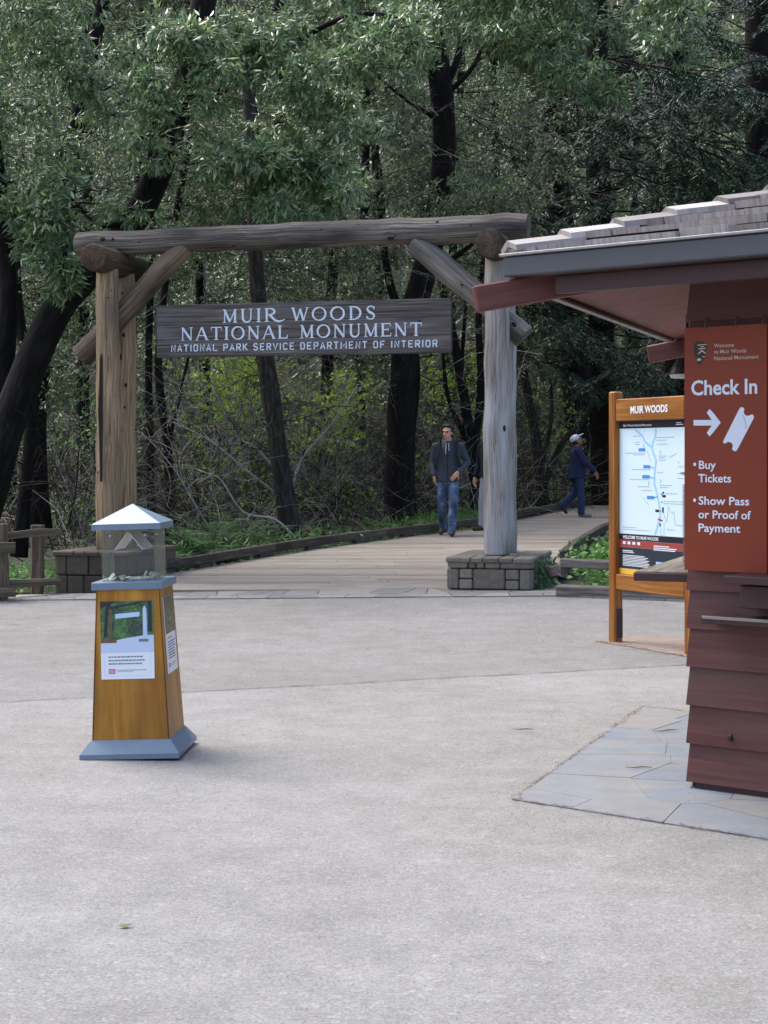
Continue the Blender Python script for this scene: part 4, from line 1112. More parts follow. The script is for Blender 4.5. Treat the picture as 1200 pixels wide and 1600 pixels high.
mb.add([(-.176, -.176, 1.1751), (.176, -.176, 1.1751), (.176, .176, 1.1751), (-.176, .176, 1.1751), (0, 0, 1.272)], [(0, 1, 4), (1, 2, 4), (2, 3, 4), (3, 0, 4), (3, 2, 1, 0)])
mb.build('roof', m_blue, db, local=True)
# posters on the front and on the right side
m_pgreen, nt, b = new_mat('printed woodland')
v = coord(nt, 'tc'); g = nz(nt, v, 60, 5, .7); g2 = nz(nt, v, 14, 3, .6)
c = mixc(nt, ramp(nt, [(.4, (0, 0, 0, 1)), (.65, (1, 1, 1, 1))], g2), ramp(nt, [(.35, sr(22, 40, 34)), (.7, sr(76, 104, 78))], g), ramp(nt, [(.35, sr(40, 84, 42)), (.7, sr(104, 150, 84))], g))
nt.links.new(c, b.inputs['Base Color']); b.inputs['Roughness'].default_value = .35
m_proad = plain('printed path', sr(198, 212, 234), .35, .03, 5); m_ptrunk = plain('printed trunk', sr(40, 46, 46), .35, .2, 40); m_ppost = plain('printed pale post', sr(188, 208, 236), .35, .05, 10); m_ptan = plain('printed brown', sr(112, 88, 62), .35, .2, 30)
m_predw, nt, b = new_mat('printed redwood grove')
g = nz(nt, coord(nt, 'tc', (46, 46, 9)), 1, 4, .6)
nt.links.new(ramp(nt, [(.3, sr(42, 36, 30)), (.5, sr(82, 72, 56)), (.62, sr(142, 146, 96)), (.75, sr(206, 212, 190))], g), b.inputs['Base Color']); b.inputs['Roughness'].default_value = .35
tilt = math.atan2(hb - ht, zb1 - zb0)
def side_frame(k):
    "frame on cabinet side k (0 front, 1 right), origin at the middle of its bottom edge"
    c_, s_ = math.cos(k * math.pi / 2), math.sin(k * math.pi / 2); R = rotz(k * math.pi / 2)
    return Fr(R @ Vector((0, -hb, zb0)), R @ Vector((1, 0, 0)), R @ Vector((0, math.sin(tilt), math.cos(tilt))), R @ Vector((0, -math.cos(tilt), math.sin(tilt))))
def poster(k, x0, x1, y0, y1, build):
    fr0 = side_frame(k); fr = Fr(fr0(x0, y0, .001), fr0.u, fr0.v, fr0.n); w_, h = x1 - x0, y1 - y0
    mb = MB(); mb.ext([(0, 0), (w_, 0), (w_, h), (0, h)], fr, 0, .004); sheet = mb.build('poster', m_white, db, local=True)
    def shape(name, mat, polys, d=.0045):
        mb = MB()
        for i, p in enumerate(polys): mb.flat([(x * w_, y * h) for x, y in p], fr, d + .00004 * i)
        mb.build(name, mat, sheet, local=True)
    build(shape)
def R4(x0, y0, x1, y1): return [(x0, y0), (x1, y0), (x1, y1), (x0, y1)]
def front_poster(sh):
    sh('picture', m_pgreen, [R4(0, .47, 1, 1)], .0045)
    sh('picture_path', m_proad, [[(.0, .34), (1, .34), (1, .56), (.85, .56), (.45, .52), (.0, .46)]], .0048)
    sh('picture_tree', m_ptrunk, [[(.06, .54), (.12, .54), (.14, .8), (.2, .9), (.2, 1), (.14, 1), (.09, .86)], [(.2, .9), (.75, .965), (.75, .99), (.2, .93)], [(.9, .6), (.97, .6), (.97, 1), (.9, 1)], [(.0, .9), (.1, .94), (.35, 1), (.0, 1)]], .0051)
    sh('picture_gate', m_ptan, [R4(.16, .53, .22, .9), R4(.0, .465, .3, .515)], .0055)
    sh('picture_post', m_ppost, [[(.80, .52), (.88, .52), (.87, .90), (.835, .94), (.80, .90)], [(.28, .775), (.74, .80), (.74, .86), (.28, .835)]], .0058)
    sh('picture_plinth', m_ink, [R4(.72, .475, .90, .51)], .0061)
    rows = []
    for j, (y, n) in enumerate(((.285, 11), (.240, 12), (.197, 11))):
        x = .14
        for i in range(n):
            L = random.uniform(.03, .065); rows.append(R4(x, y - .008, min(x + L, .82), y + .008)); x += L + .012
            if x > .78: break
    sh('text_lines', m_ink, rows + [R4(.30, .112, .86, .118), R4(.30, .095, .62, .099), R4(.06, .04, .94, .0415), R4(.06, .04, .062, .36), R4(.938, .04, .94, .36)], .0048)
    sh('logo', m_inkr, [R4(.14, .07, .265, .132)], .0048)
    sh('logo_lines', m_white, [R4(.15, .083, .255, .088), R4(.15, .099, .255, .104), R4(.15, .115, .255, .120)], .0051)
poster(0, -.143, .128, .333, .725, front_poster)
def side_poster(sh):
    sh('picture', m_predw, [R4(0, .51, 1, 1)], .0045)
    rows = []
    for j in range(7): rows.append(R4(.14, .40 - .035 * j - .007, random.uniform(.7, .9), .40 - .035 * j + .007))
    sh('text_lines', m_ink, rows + [R4(.3, .105, .85, .112), R4(.3, .085, .7, .09)], .0048)
    sh('logo', m_inkr, [R4(.12, .075, .24, .13), R4(.14, .445, .6, .46)], .0048)
poster(1, -.13, .12, .345, .737, side_poster)
# folded notes lying in the clear case
m_note, nt, b = new_mat('banknote paper')
g = nz(nt, coord(nt, 'tc'), 90, 3, .6); nt.links.new(ramp(nt, [(.4, sr(120, 128, 104)), (.6, sr(196, 200, 178))], g), b.inputs['Base Color']); b.inputs['Roughness'].default_value = .8
for (x, y, rz, fold, tilt2, s, lab) in ((-.095, -.06, .4, .9, .5, 1, 'crumpled banknote leaning in the left corner of the clear case'), (-.052, -.085, -.5, .7, .1, .9, 'folded banknote lying second from the left in the clear case'),
        (-.005, -.075, .5, .35, .05, 1.0, 'flatter banknote in the middle of the clear case'), (.07, -.03, .3, 1.1, .2, 1.15, 'tallest tented banknote at the right of the clear case'),
        (.098, .03, 1.2, .9, .4, .9, 'folded banknote against the right wall of the clear case')):
    mb = MB(); R = rotz(rz); c = db.matrix_basis @ Vector((x, y, .8835)); L = .038 * s; h = L * math.sin(fold); wd = L * math.cos(fold)
    Vv = [(-wd, -.026, 0), (-wd, .026, .004), (0, -.026, h), (0, .026, h + .006), (wd, -.026, 0), (wd, .026, .003), (wd + .018, -.026, .012), (wd + .018, .026, .014)]
    V = [c + R @ Vector(p) for p in Vv] + [c + R @ (Vector(p) + Vector((0, 0, .0012))) for p in Vv]
    mb.add(V, [(0, 1, 3, 2), (2, 3, 5, 4), (4, 5, 7, 6), (8, 10, 11, 9), (10, 12, 13, 11), (12, 14, 15, 13), (0, 2, 10, 8), (1, 9, 11, 3), (2, 4, 12, 10), (3, 11, 13, 5), (4, 6, 14, 12), (5, 13, 15, 7), (0, 8, 9, 1), (6, 7, 15, 14)])
    tag(mb.build('banknote', m_note), lab, 'banknote', 'banknotes in the donation case')

# ================================================================== map board
m_cedar = wood('oiled cedar', sr(112, 66, 28), sr(150, 97, 44), sr(174, 122, 66), grain=(24, 24, 1.3), stain=sr(128, 70, 26), stain_amt=(0.55, 0.72), rough=.45, bs=.12, bd=.003, stain_scale=(9, 9, 1.2))
m_panel = plain('pale map print', sr(214, 234, 240), .35, .015, 3); m_navy = plain('dark panel print', sr(44, 54, 62), .4, .05, 5); m_redband = plain('red band print', sr(158, 70, 64), .4, .05, 5)
m_yel = plain('yellow band print', sr(240, 190, 66), .4, .03, 5); m_river = plain('river print', sr(158, 206, 240), .4, .03, 5); m_tag = plain('blue tag print', sr(70, 142, 208), .4, .04, 5); m_lgrey = plain('light grey print', sr(160, 172, 178), .5, .05, 5)
m_iron = plain('rusty bracket', sr(70, 56, 52), .7, .2, 30, metal=.3)
B0 = P(962, 1003, 12.72); B0.z = 0; B1 = P(1081, 1023, 11.88); B1.z = 0
bu = (B1 - B0).normalized(); Wb = (B1 - B0).length; bn = Vector((-bu.y, bu.x, 0)) * -1
if bn.y > 0: bn = -bn
mp = thing('map_board', 'oiled cedar trail map board standing beside the ticket booth', 'map board', (B0 + (B1 - B0) / 2).to_tuple())
RB = Matrix((bu, -bn, gz)).transposed()
ztop = P(962, 612, 12.72).z
for i, c in enumerate((B0, B1)):
    mb = MB(); mb.box(c + gz * (ztop / 2 - .03), (.095, .085, ztop + .06), RB, .012); mb.build('post', m_cedar, mp)
zz = lambda y: P(966, y, 12.65).z
def board_between(z0, z1, d, th, name):
    mb = MB(); mb.box(B0 + bu * Wb / 2 + gz * (z0 + z1) / 2 + bn * d, (Wb - .097, th, z1 - z0), RB, .006, ga=0); return mb.build(name, m_cedar, mp)
board_between(zz(658), zz(624), .012, .05, 'header_board'); board_between(zz(921), zz(897), .012, .05, 'bottom_rail'); board_between(zz(897.5), zz(657.5), -.018, .014, 'backing_board')
x0b, x1b = .05, Wb - .05; wP = x1b - x0b; zP1, zP0 = zz(658.5), zz(896.5); hP = zP1 - zP0
fb = Fr(B0 + bu * x0b + gz * zP0 - bn * .008, bu, gz, bn)
mb = MB(); mb.ext([(0, 0), (wP, 0), (wP, hP), (0, hP)], fb, 0, .006); pan = mb.build('map_panel', m_panel, mp)
def pl(name, mat, polys, d):
    mb = MB()
    for i, p in enumerate(polys): mb.flat([(x * wP, (1 - y) * hP) for x, y in p], fb, d + .00005 * (i % 12))
    return mb.build(name, mat, pan)
def c4(x0, y0, x1, y1): return R4((x0 - 160) / 582, (y0 - 335) / 1371, (x1 - 160) / 582, (y1 - 335) / 1371)
def line(pts, w_):
    out = []
    for (xa, ya), (xb, yb) in zip(pts, pts[1:]):
        a, b_ = ((xa - 160) / 582, (ya - 335) / 1371), ((xb - 160) / 582, (yb - 335) / 1371)
        dx, dy = (b_[0] - a[0]) * wP, (b_[1] - a[1]) * hP; l = math.hypot(dx, dy); nx_, ny_ = -dy / l * w_ / 2 / wP, dx / l * w_ / 2 / hP
        out.append([(a[0] + nx_, a[1] + ny_), (b_[0] + nx_, b_[1] + ny_), (b_[0] - nx_, b_[1] - ny_), (a[0] - nx_, a[1] - ny_)])
    return out
pl('title_band', m_black, [R4(0, 0, 1, .048)], .0066)
pl('welcome_band', m_black, [R4(0, .735, 1, .776)], .0066); pl('red_band', m_redband, [R4(0, .777, 1, .822)], .0066); pl('info_band', m_navy, [R4(0, .823, 1, .962)], .0066); pl('yellow_band', m_yel, [R4(0, .963, 1, 1)], .0066)
pl('river', m_river, line([(300, 410), (365, 470), (385, 520), (440, 570), (480, 680), (468, 800), (465, 890), (490, 980), (508, 1080), (515, 1180), (490, 1270), (470, 1340)], .020)
   + line([(480, 412), (472, 480), (450, 540), (448, 580)], .022), .0067)
pl('map_tags', m_tag, [c4(330, 578, 388, 605), c4(372, 728, 430, 755), c4(362, 815, 425, 845), c4(402, 998, 465, 1025)] + line([(428, 740), (465, 755)], .006) + line([(425, 830), (462, 842)], .006) + line([(375, 540), (375, 580)], .006) + line([(462, 1012), (495, 1000)], .006), .0071)
pl('map_marks', m_black, [c4(474, 1115, 508, 1136), c4(532, 1092, 545, 1140), c4(532, 985, 562, 1006), c4(534, 958, 548, 976), c4(526, 1042, 534, 1056), c4(510, 1232, 520, 1258), c4(516, 1120, 524, 1130), c4(522, 972, 530, 984)], .0071)
pl('map_symbol', m_redband, [[(p[0], p[1]) for p in [((497 - 160) / 582, (1190 - 335) / 1371), ((537 - 160) / 582, (1203 - 335) / 1371), ((535 - 160) / 582, (1218 - 335) / 1371), ((496 - 160) / 582, (1205 - 335) / 1371)]]], .0073)
gl = []
for x0, x1, y in ((285, 350, 470), (480, 635, 486), (482, 565, 510), (490, 580, 545), (300, 340, 525), (300, 345, 545), (215, 388, 620), (285, 388, 636), (505, 570, 648), (505, 560, 664), (505, 565, 684), (268, 435, 766), (255, 425, 855), (510, 615, 902), (512, 585, 920), (322, 428, 918), (356, 450, 950), (560, 660, 972), (545, 735, 1040), (545, 735, 1060), (190, 306, 1284), (190, 434, 1304), (660, 735, 740), (655, 735, 800), (660, 730, 840), (570, 635, 1284), (488, 540, 790)):
    x = x0
    while x < x1:
        L = random.uniform(9, 24); gl.append(c4(x, y - 3, min(x + L, x1), y + 3)); x += L + 4
gl += line([(520, 1240), (520, 1330), (548, 1345), (548, 1220)], .004) + line([(545, 1150), (570, 1225), (585, 1080), (600, 1130), (630, 1130), (640, 1240), (735, 1245)], .004) + line([(405, 600), (430, 690)], .004) + line([(365, 1010), (420, 1080)], .004) + line([(590, 660), (655, 625)], .004)
gl += line([(516, 600), (516, 632)], .010) + line([(520, 850), (520, 882)], .010) + line([(418, 870), (418, 905)], .010) + line([(668, 690), (668, 712)], .008)
pl('map_labels', m_lgrey, gl, .0069)
wl = [c4(190 + 43 * i, 1412, 214 + 43 * i, 1436) for i in range(4)] + [c4(460, 1430, 590, 1438), c4(460, 1447, 650, 1455), c4(460, 1464, 640, 1471)]
for j in range(8): wl += [c4(190, 1532 + 13 * j, random.uniform(380, 425), 1538 + 13 * j)]
wl += [c4(190, 1490, 280, 1498), c4(190, 1505, 290, 1511), c4(650, 360, 690, 366), c4(645, 375, 705, 381)]
pl('band_text', m_white, wl, .0070)
pl('band_chart', m_river, [c4(480, 1570, 535, 1600), c4(600, 1570, 660, 1600), c4(685, 1580, 735, 1605)], .0070)
pl('emblem', m_ptan, [[((x - 160) / 582, (y - 335) / 1371) for x, y in ((718, 350), (730, 345), (740, 352), (739, 378), (730, 395), (721, 380))]], .0070)
def bt(body, x0, x1, y0, y1, name, mat, d=.0072, bold=.012): return text_mesh(body, fb, (x0 - 160) / 582 * wP, (x1 - 160) / 582 * wP, (1 - (y0 - 335) / 1371) * hP, (1 - (y1 - 335) / 1371) * hP, d, name, mat, mp, bold)
bt('Muir Woods National Monument', 194, 442, 382, 362, 'title_text', m_white)
bt('WELCOME TO MUIR WOODS!', 190, 500, 1386, 1357, 'welcome_text', m_white, bold=.02)
fh = Fr(B0 + bu * .0485 + gz * zz(658) + bn * .0375, bu, gz, bn); hH = zz(624) - zz(658); wH = Wb - .097
text_mesh('MUIR WOODS', fh, (285 - 150) / 592 * wH, (607 - 150) / 592 * wH, hH * .33, hH * .66, .001, 'header_text', plain('white routed letters', sr(232, 236, 240), .5, .03, 5), mp, .03)
for c in (B0, B1): mb = MB(); mb.box(c + bu * .052 + gz * .16, (.008, .06, .24), RB); mb.build('bracket', m_iron, mp)
m_dirt = plain('packed brown dirt', sr(132, 116, 104), .95, .18, 12, bs=.4)
mb = MB(); q0 = B0 + (B0 - B1) * .12; q1 = B1 + (B1 - B0) * 1.6
mb.add([q0 - bn * -.12 + gz * .004, q1 - bn * -.12 + gz * .004, q1 + Vector((1.2, .6, .004)), q0 + Vector((.8, .75, .004))], [(0, 1, 2, 3)]); struct(mb.build('dirt_pad', m_dirt))

# ================================================================== ticket booth
m_maroon = wood('maroon painted siding', sr(80, 47, 44), sr(94, 58, 53), sr(110, 71, 65), grain=(30, 30, 1.5), stain=sr(92, 68, 64), stain_amt=(.5, .75), rough=.55, bs=.25, bd=.003)
m_maroon_d = plain('dark maroon trim', sr(66, 42, 42), .5, .1, 8, bs=.1); m_red = wood('red brown beam paint', sr(86, 50, 47), sr(99, 59, 56), sr(112, 68, 65), grain=(30, 30, 1.5), rough=.55, bs=.15, bd=.003)
m_soffit = wood('red brown soffit', sr(122, 80, 76), sr(138, 92, 88), sr(150, 104, 98), grain=(10, 10, .8), rough=.6, bs=.1, bd=.002)
m_gutter = plain('slate grey gutter paint', sr(72, 72, 75), .4, .05, 5, spec=.5); m_flash = plain('pale flashing', sr(140, 136, 134), .45, .12, 20, metal=.2)
m_shake, nt, b = new_mat('weathered cedar shake')
ri = nt.nodes.new('ShaderNodeNewGeometry').outputs['Random Per Island']; g = nz(nt, coord(nt, 'tc', (60, 60, 3)), 1, 6, .65)
c = ramp(nt, [(0, sr(124, 117, 114)), (.5, sr(164, 157, 154)), (1, sr(186, 180, 177))], ri); c = mixc(nt, .75, c, ramp(nt, [(.34, (.42, .4, .39, 1)), (.6, (1, 1, 1, 1))], g), 'MULTIPLY')
lg = nz(nt, coord(nt, 'tc'), 7, 5, .7); c = mixc(nt, ramp(nt, [(.58, (0, 0, 0, 1)), (.72, (.7, .7, .7, 1))], lg), c, sr(96, 96, 72))
nt.links.new(c, b.inputs['Base Color']); b.inputs['Roughness'].default_value = .85; bump(nt, b, g, .6, .006)
m_glassd = plain('dark window glass', sr(26, 30, 34), .05, .05, 3, spec=.8)
m_worn = wood('worn counter top', sr(96, 90, 84), sr(128, 122, 114), sr(152, 146, 138), grain=(24, 24, 1.5), rough=.7)
CK = Vector((1.417, 7.035, 0)); LA, LB = 2.5, 2.7
nF = Vector((AK.y, -AK.x, 0)); nL = Vector((-BK.y, BK.x, 0))
corn = [CK, CK + AK * LA, CK + AK * LA + BK * LB, CK + BK * LB]
cen = sum(corn, Vector()) / 4
bo = thing('ticket_booth', 'maroon clapboard ticket booth with a hipped shake roof and grey gutter', 'booth', (cen.x, cen.y, 0))
mb = MB()
fr0 = Fr((0, 0, 0), (1, 0, 0), (0, 1, 0))
mb.ext([((p + (cen - p) * .03).x, (p + (cen - p) * .03).y) for p in corn], fr0, .005, 2.46); mb.build('wall', m_maroon_d, bo)
def siding(p0, u, n, L, ang0, ang1):
    "lap boards; ang = miter at the ends"
    mb = MB(); R = None
    for i in range(14):
        z0 = .035 + .175 * i; z1 = z0 + .195; off = random.uniform(0, 9)
        V = []
        for s, e in ((0, ang0), (L, ang1)):
            sg = -1 if s == 0 else 1
            for d, z in ((-.04, z0), (.030, z0), (.012, z1), (-.04, z1)): V.append(p0 + u * (s + sg * e * d) + n * d + gz * z)
        mb.add(V, [(0, 1, 2, 3), (7, 6, 5, 4), (0, 4, 5, 1), (1, 5, 6, 2), (2, 6, 7, 3), (3, 7, 4, 0)], [(p.z + off, p.dot(n), p.dot(u)) for p in V])
    mb.build('siding', m_maroon, bo)
ca = math.radians(105.5); mt = 1 / math.tan(ca / 2); mt2 = math.tan(ca / 2)
siding(corn[0], AK, nF, LA, mt, mt2); siding(corn[3], -BK, nL, LB, mt2, mt)
siding(corn[1], BK, -nL, LB, mt2, mt); siding(corn[2], -AK, -nF, LA, mt, mt2)
mb = MB()
for p0, u, n, L in ((corn[0], AK, nF, LA), (corn[3], -BK, nL, LB)):
    R = Matrix((u, n, gz)).transposed(); mb.box(p0 + u * L / 2 + n * -.012 + gz * .032, (L - .04, .04, .06), R)
mb.build('skirting', m_maroon_d, bo)
mb = MB(); mb.ball(CK + AK * .195 + nF * .030 + gz * .258, (.012, .012, .015), None, 10, 8); mb.build('vent_hole', m_black, bo)
# counters
RA = Matrix((AK, nF, gz)).transposed(); RL = Matrix((BK, nL, gz)).transposed()
mb = MB(); mb.box(CK + AK * (.27 + .65) + nF * .12 + gz * .985, (1.3, .30, .035), RA, .004, ga=0); mb.build('counter', m_maroon_d, bo)
mb = MB(); mb.box(CK + AK * (.30 + .6) + nF * .095 + gz * .905, (1.2, .14, .10), RA, .004, ga=0); mb.build('counter_apron', m_maroon_d, bo)
mb = MB(); mb.box(CK + AK * (.115 + .7) + nF * .10 + gz * .795, (1.4, .16, .034), RA, .005, ga=0); mb.box(CK + AK * (.115 + .7) + nF * .1795 + gz * .806, (1.39, .006, .016), RA, .002, ga=0); mb.build('lower_ledge', [m_maroon_d], bo)
mb = MB(); mb.box(CK + AK * (.12 + .7) + nF * .186 + gz * .807, (1.38, .006, .014), RA, .002, ga=0); mb.build('worn_edge', m_worn, bo)
mb = MB(); mb.box(CK + BK * .95 + nL * .15 + gz * .955, (1.7, .30, .04), RL, .004, ga=0); mb.build('side_counter', m_maroon_d, bo)
mb = MB(); mb.box(CK + BK * .95 + nL * .15 + gz * .9775, (1.68, .285, .006), RL, .002, ga=0); mb.build('side_counter_top', m_worn, bo)
mb = MB(); mb.box(CK + BK * 1.2 + nL * .035 + gz * 1.45, (1.3, .03, .85), RL); mb.build('window', m_glassd, bo)
mb = MB()
for s, z, a, h in ((1.2, 1.90, 1.42, .07), (1.2, 1.0, 1.42, .05), (.52, 1.45, .06, .86), (1.88, 1.45, .06, .86), (1.2, 1.45, .04, .86)): mb.box(CK + BK * s + nL * .05 + gz * z, (a, .05, h), RL, .004)
mb.build('window_frame', m_maroon_d, bo)
# roof
E00 = Vector((.592, 6.92, 0)); E = [E00, E00 + AK * 3.9, E00 + AK * 3.9 + BK * 3.8, E00 + BK * 3.8]
ZE = 2.40; ap = sum(E, Vector()) / 4; ap.z = ZE + .30 * 1.86
Ez = [e + gz * ZE for e in E]
mb = MB()
dn = Vector((0, 0, -.07))
for i in range(4):
    a, b_ = Ez[i], Ez[(i + 1) % 4]; V = [a, b_, ap, a + dn, b_ + dn, ap + dn]
    mb.add(V, [(0, 1, 2), (5, 4, 3), (0, 3, 4, 1)], [(p.dot(BK), p.z * 3, p.dot(AK)) for p in V])
mb.build('roof', m_soffit, bo)
mb = MB()
def shakes(a, b_, n_rows):
    u = (b_ - a).normalized(); L = (b_ - a).length; mid_ = (a + b_) / 2; s_ap = (ap - a).dot(u); foot = a + u * s_ap; up = (ap - foot); H = up.length; up.normalize(); nn = u.cross(up).normalized()
    if nn.z < 0: nn = -nn
    step = H / n_rows
    for r in range(n_rows):
        t0 = r * step - .03; t1 = t0 + step * 1.25; tt = max(0, t0) / H
        xl, xr = s_ap * tt - .0, L - (L - s_ap) * tt; x = xl + random.uniform(-.1, .0)
        while x < xr:
            w_ = random.uniform(.16, .42); xa, xb = max(x, xl), min(x + w_ - .004, xr); x += w_
            if xb - xa < .02: continue
            th = random.uniform(.024, .036); lift = random.uniform(.008, .02) + .026; j = random.uniform(-.016, .016)
            f = lambda xx, t, h: a + u * xx + up * t + nn * h
            kx = lambda xx, t: min(max(xx, s_ap * max(t, 0) / H), L - (L - s_ap) * max(t, 0) / H)
            V = [f(xa, t0 + j, lift), f(xb, t0 + j, lift), f(kx(xb, t1), t1, .003), f(kx(xa, t1), t1, .003), f(xa, t0 + j, lift + th), f(xb, t0 + j, lift + th), f(kx(xb, t1), t1, .010), f(kx(xa, t1), t1, .010)]
            o_ = random.uniform(0, 9)
            mb.add(V, [(3, 2, 1, 0), (4, 5, 6, 7), (0, 1, 5, 4), (1, 2, 6, 5), (2, 3, 7, 6), (3, 0, 4, 7)], [((p - a).dot(u) + o_, 0, (p - a).dot(up)) for p in V])
for i in range(4): shakes(Ez[i], Ez[(i + 1) % 4], 8)
mb.build('shakes', m_shake, bo)
mb = MB()
for k, e in enumerate(Ez):     # hip caps, each lapping the one below
    d = (ap - e); L = d.length; d.normalize(); side = gz.cross(d).normalized(); nn = d.cross(side)
    n = 9; st_ = L / n
    for i in range(n):
        for sg in (-1, 1):
            sl = side * sg * math.cos(.30) - nn * math.sin(.30)
            c0 = e + d * (st_ * i - .02) + nn * .070; c1 = e + d * (st_ * (i + 1) + .05) + nn * .040; V = []
            for c_, in ((c0,), (c1,)):
                for s_, h in ((.002, 0), (.105, 0), (.105, .027), (.002, .027)): V.append(c_ + sl * s_ + nn * h)
            o_ = random.uniform(0, 9); mb.add(V, [(0, 1, 2, 3), (7, 6, 5, 4), (0, 4, 5, 1), (1, 5, 6, 2), (2, 6, 7, 3), (3, 7, 4, 0)], [((p - e).dot(side) + o_, 0, (p - e).dot(d)) for p in V])
mb.build('hip_cap', m_shake, bo)
# gutter along the front eave, pale flashing on its lip, trim on the left eave
mb = MB(); mb.box(Ez[0] + AK * 1.95 + nF * .045 + gz * -.035, (3.92, .085, .088), RA, .006); mb.build('gutter', m_gutter, bo)
mb = MB(); mb.box(Ez[0] + AK * 1.95 + nF * .05 + gz * .0165, (3.95, .10, .012), RA, .002); mb.build('flashing', m_flash, bo)
mb = MB(); mb.box(Ez[0] + BK * 1.95 + nL * .014 + gz * -.03, (3.6, .028, .115), RL, .003, ga=0); mb.build('eave_trim', m_maroon_d, bo)
mb = MB(); mb.box(Ez[0] + BK * 1.95 + nL * .016 + gz * -.095, (3.6, .04, .014), RL, .002, ga=0); mb.build('drip_edge', m_flash, bo)
mb = MB(); mb.box(Ez[0] + AK * 1.95 - nF * .03 + gz * -.12, (3.5, .04, .075), RA, .003, ga=0); mb.box(Ez[0] + AK * 1.95 - nF * .30 + gz * -.045, (2.9, .06, .10), RA, .003, ga=0); mb.build('eave_beam', m_maroon_d, bo)
for e, dr in ((Ez[0], Vector((-.995, -.09, 0))), (Ez[3], Vector((-.95, .30, 0)))):     # rafter tails that stick out past the corners
    d = Vector((dr.x, dr.y, -.18)).normalized(); c0 = e + dr * .185 + gz * -.175; c1 = c0 - d * 1.25
    side = gz.cross(d).normalized(); R = Matrix((d, side, d.cross(side))).transposed()
    mb = MB(); mb.box((c0 + c1) / 2, ((c0 - c1).length, .085, .118), R, .008, ga=0); mb.build('hip_rafter', m_red, bo)
m_lich = plain('lichen', sr(150, 156, 110), .95, .35, 60, bs=.8)
# hanging lamp under the left eave
lp = thing('pendant_lamp', 'dark bell shaped lamp hanging under the booth eave behind the check in sign', 'lamp', (0, 0, 0)); lc = P(1074, 575, 8.1); lp.location = (lc.x, lc.y, lc.z)
mb = MB(); mb.loft([(lc.x, lc.y, lc.z + .055, .03, .03), (lc.x, lc.y, lc.z + .05, .055, .055), (lc.x, lc.y, lc.z + .0, .085, .085), (lc.x, lc.y, lc.z - .035, .10, .10)]); mb.build('shade', plain('lamp shade metal', sr(52, 50, 46), .4, .1, 8, metal=.5), lp, smooth=False)
mb = MB(); mb.loft([(lc.x, lc.y, lc.z - .036, .095, .095), (lc.x, lc.y, lc.z - .052, .085, .085)]); mb.build('diffuser', plain('lamp diffuser', sr(190, 188, 178), .4, .04, 5), lp)
mb = MB(); mb.tube([lc + gz * .05, lc + gz * .28], .008, 6); mb.build('stem', m_black, lp)
# clear shield standing on the side counter
shd = thing('counter_shield', 'clear acrylic shield standing on the side counter of the ticket booth', 'shield', (0, 0, 0))
sc = CK + BK * 1.02 + nL * .10; sc.z = .981; shd.location = sc
mb = MB(); mb.box(sc + gz * .2 + nL * .09, (.5, .005, .40), RL); mb.box(sc + gz * .2 - BK * .248 + nL * .03, (.005, .12, .40), RL); mb.box(sc + gz * .2 + BK * .248 + nL * .03, (.005, .12, .40), RL); mb.build('pane', m_shield, shd)
mb = MB(); mb.box(sc + gz * .425 + nL * .045, (.5, .14, .006), RL @ Matrix.Rotation(.5, 3, 'X')); mb.build('top_pane', m_shield, shd)

# ---- check in sign hanging on hooks
m_rust = plain('rust brown sign face', sr(130, 47, 15), .45, .05, 3); m_sw = plain('white sign print', sr(222, 228, 238), .4, .02, 5)
sgo = CK + AK * -.012 + nF * .055; Ws, zs1, zs0 = .395, P(1070, 513, 7.0).z, P(1070, 890, 7.0).z; Hs = zs1 - zs0
cs = thing('check_in_sign', 'tall rust brown check in sign hanging on the corner of the ticket booth', 'sign', (sgo + AK * Ws / 2 + gz * zs0).to_tuple())
fc = Fr(sgo + gz * zs0, AK, gz, nF)
mb = MB(); mb.ext([(0, 0), (Ws, 0), (Ws, Hs), (0, Hs)], fc, 0, .012); mb.build('panel', m_rust, cs)
def sx_(x): return (x - 38) / 487 * Ws
def sy_(x, y):
    f = (x - 38) / 487; t = 72 - 24 * f; bt_ = 1550 + 18 * f; return (1 - (y - t) / (bt_ - t)) * Hs
def st_txt(body, x0, x1, yb, yc, name, mat=m_sw, bold=.0):
    xm = (x0 + x1) / 2; return text_mesh(body, fc, sx_(x0), sx_(x1), sy_(xm, yb), sy_(xm, yc), .0126, name, mat, cs, bold)
m_dimw = plain('cream sign print', sr(196, 184, 170), .5, .03, 5)
st_txt('Welcome', 217, 335, 190, 166, 'welcome_text', m_dimw, .008); st_txt('to Muir Woods', 217, 408, 226, 201, 'welcome_text', m_dimw, .004); st_txt('National Monument', 217, 478, 265, 240, 'welcome_text', m_dimw, .004)
st_txt('Check In', 80, 470, 477, 384, 'heading_text', m_sw, .022)
st_txt('Buy', 126, 228, 932, 880, 'bullet_text', m_sw, .016); st_txt('Tickets', 122, 318, 1014, 962, 'bullet_text', m_sw, .016)
st_txt('Show Pass', 124, 424, 1152, 1100, 'bullet_text', m_sw, .016); st_txt('or Proof of', 124, 434, 1236, 1184, 'bullet_text', m_sw, .016); st_txt('Payment', 124, 372, 1318, 1266, 'bullet_text', m_sw, .016)
def sp(pts): return [(sx_(x), sy_(x, y)) for x, y in pts]
for cx, cy in ((101, 905), (100, 1124)):
    mb = MB(); mb.flat(sp([(cx + 9 * math.cos(t), cy + 11 * math.sin(t)) for t in [2 * math.pi * k / 14 for k in range(14)]]), fc, .0126); mb.build('bullet', m_sw, cs)
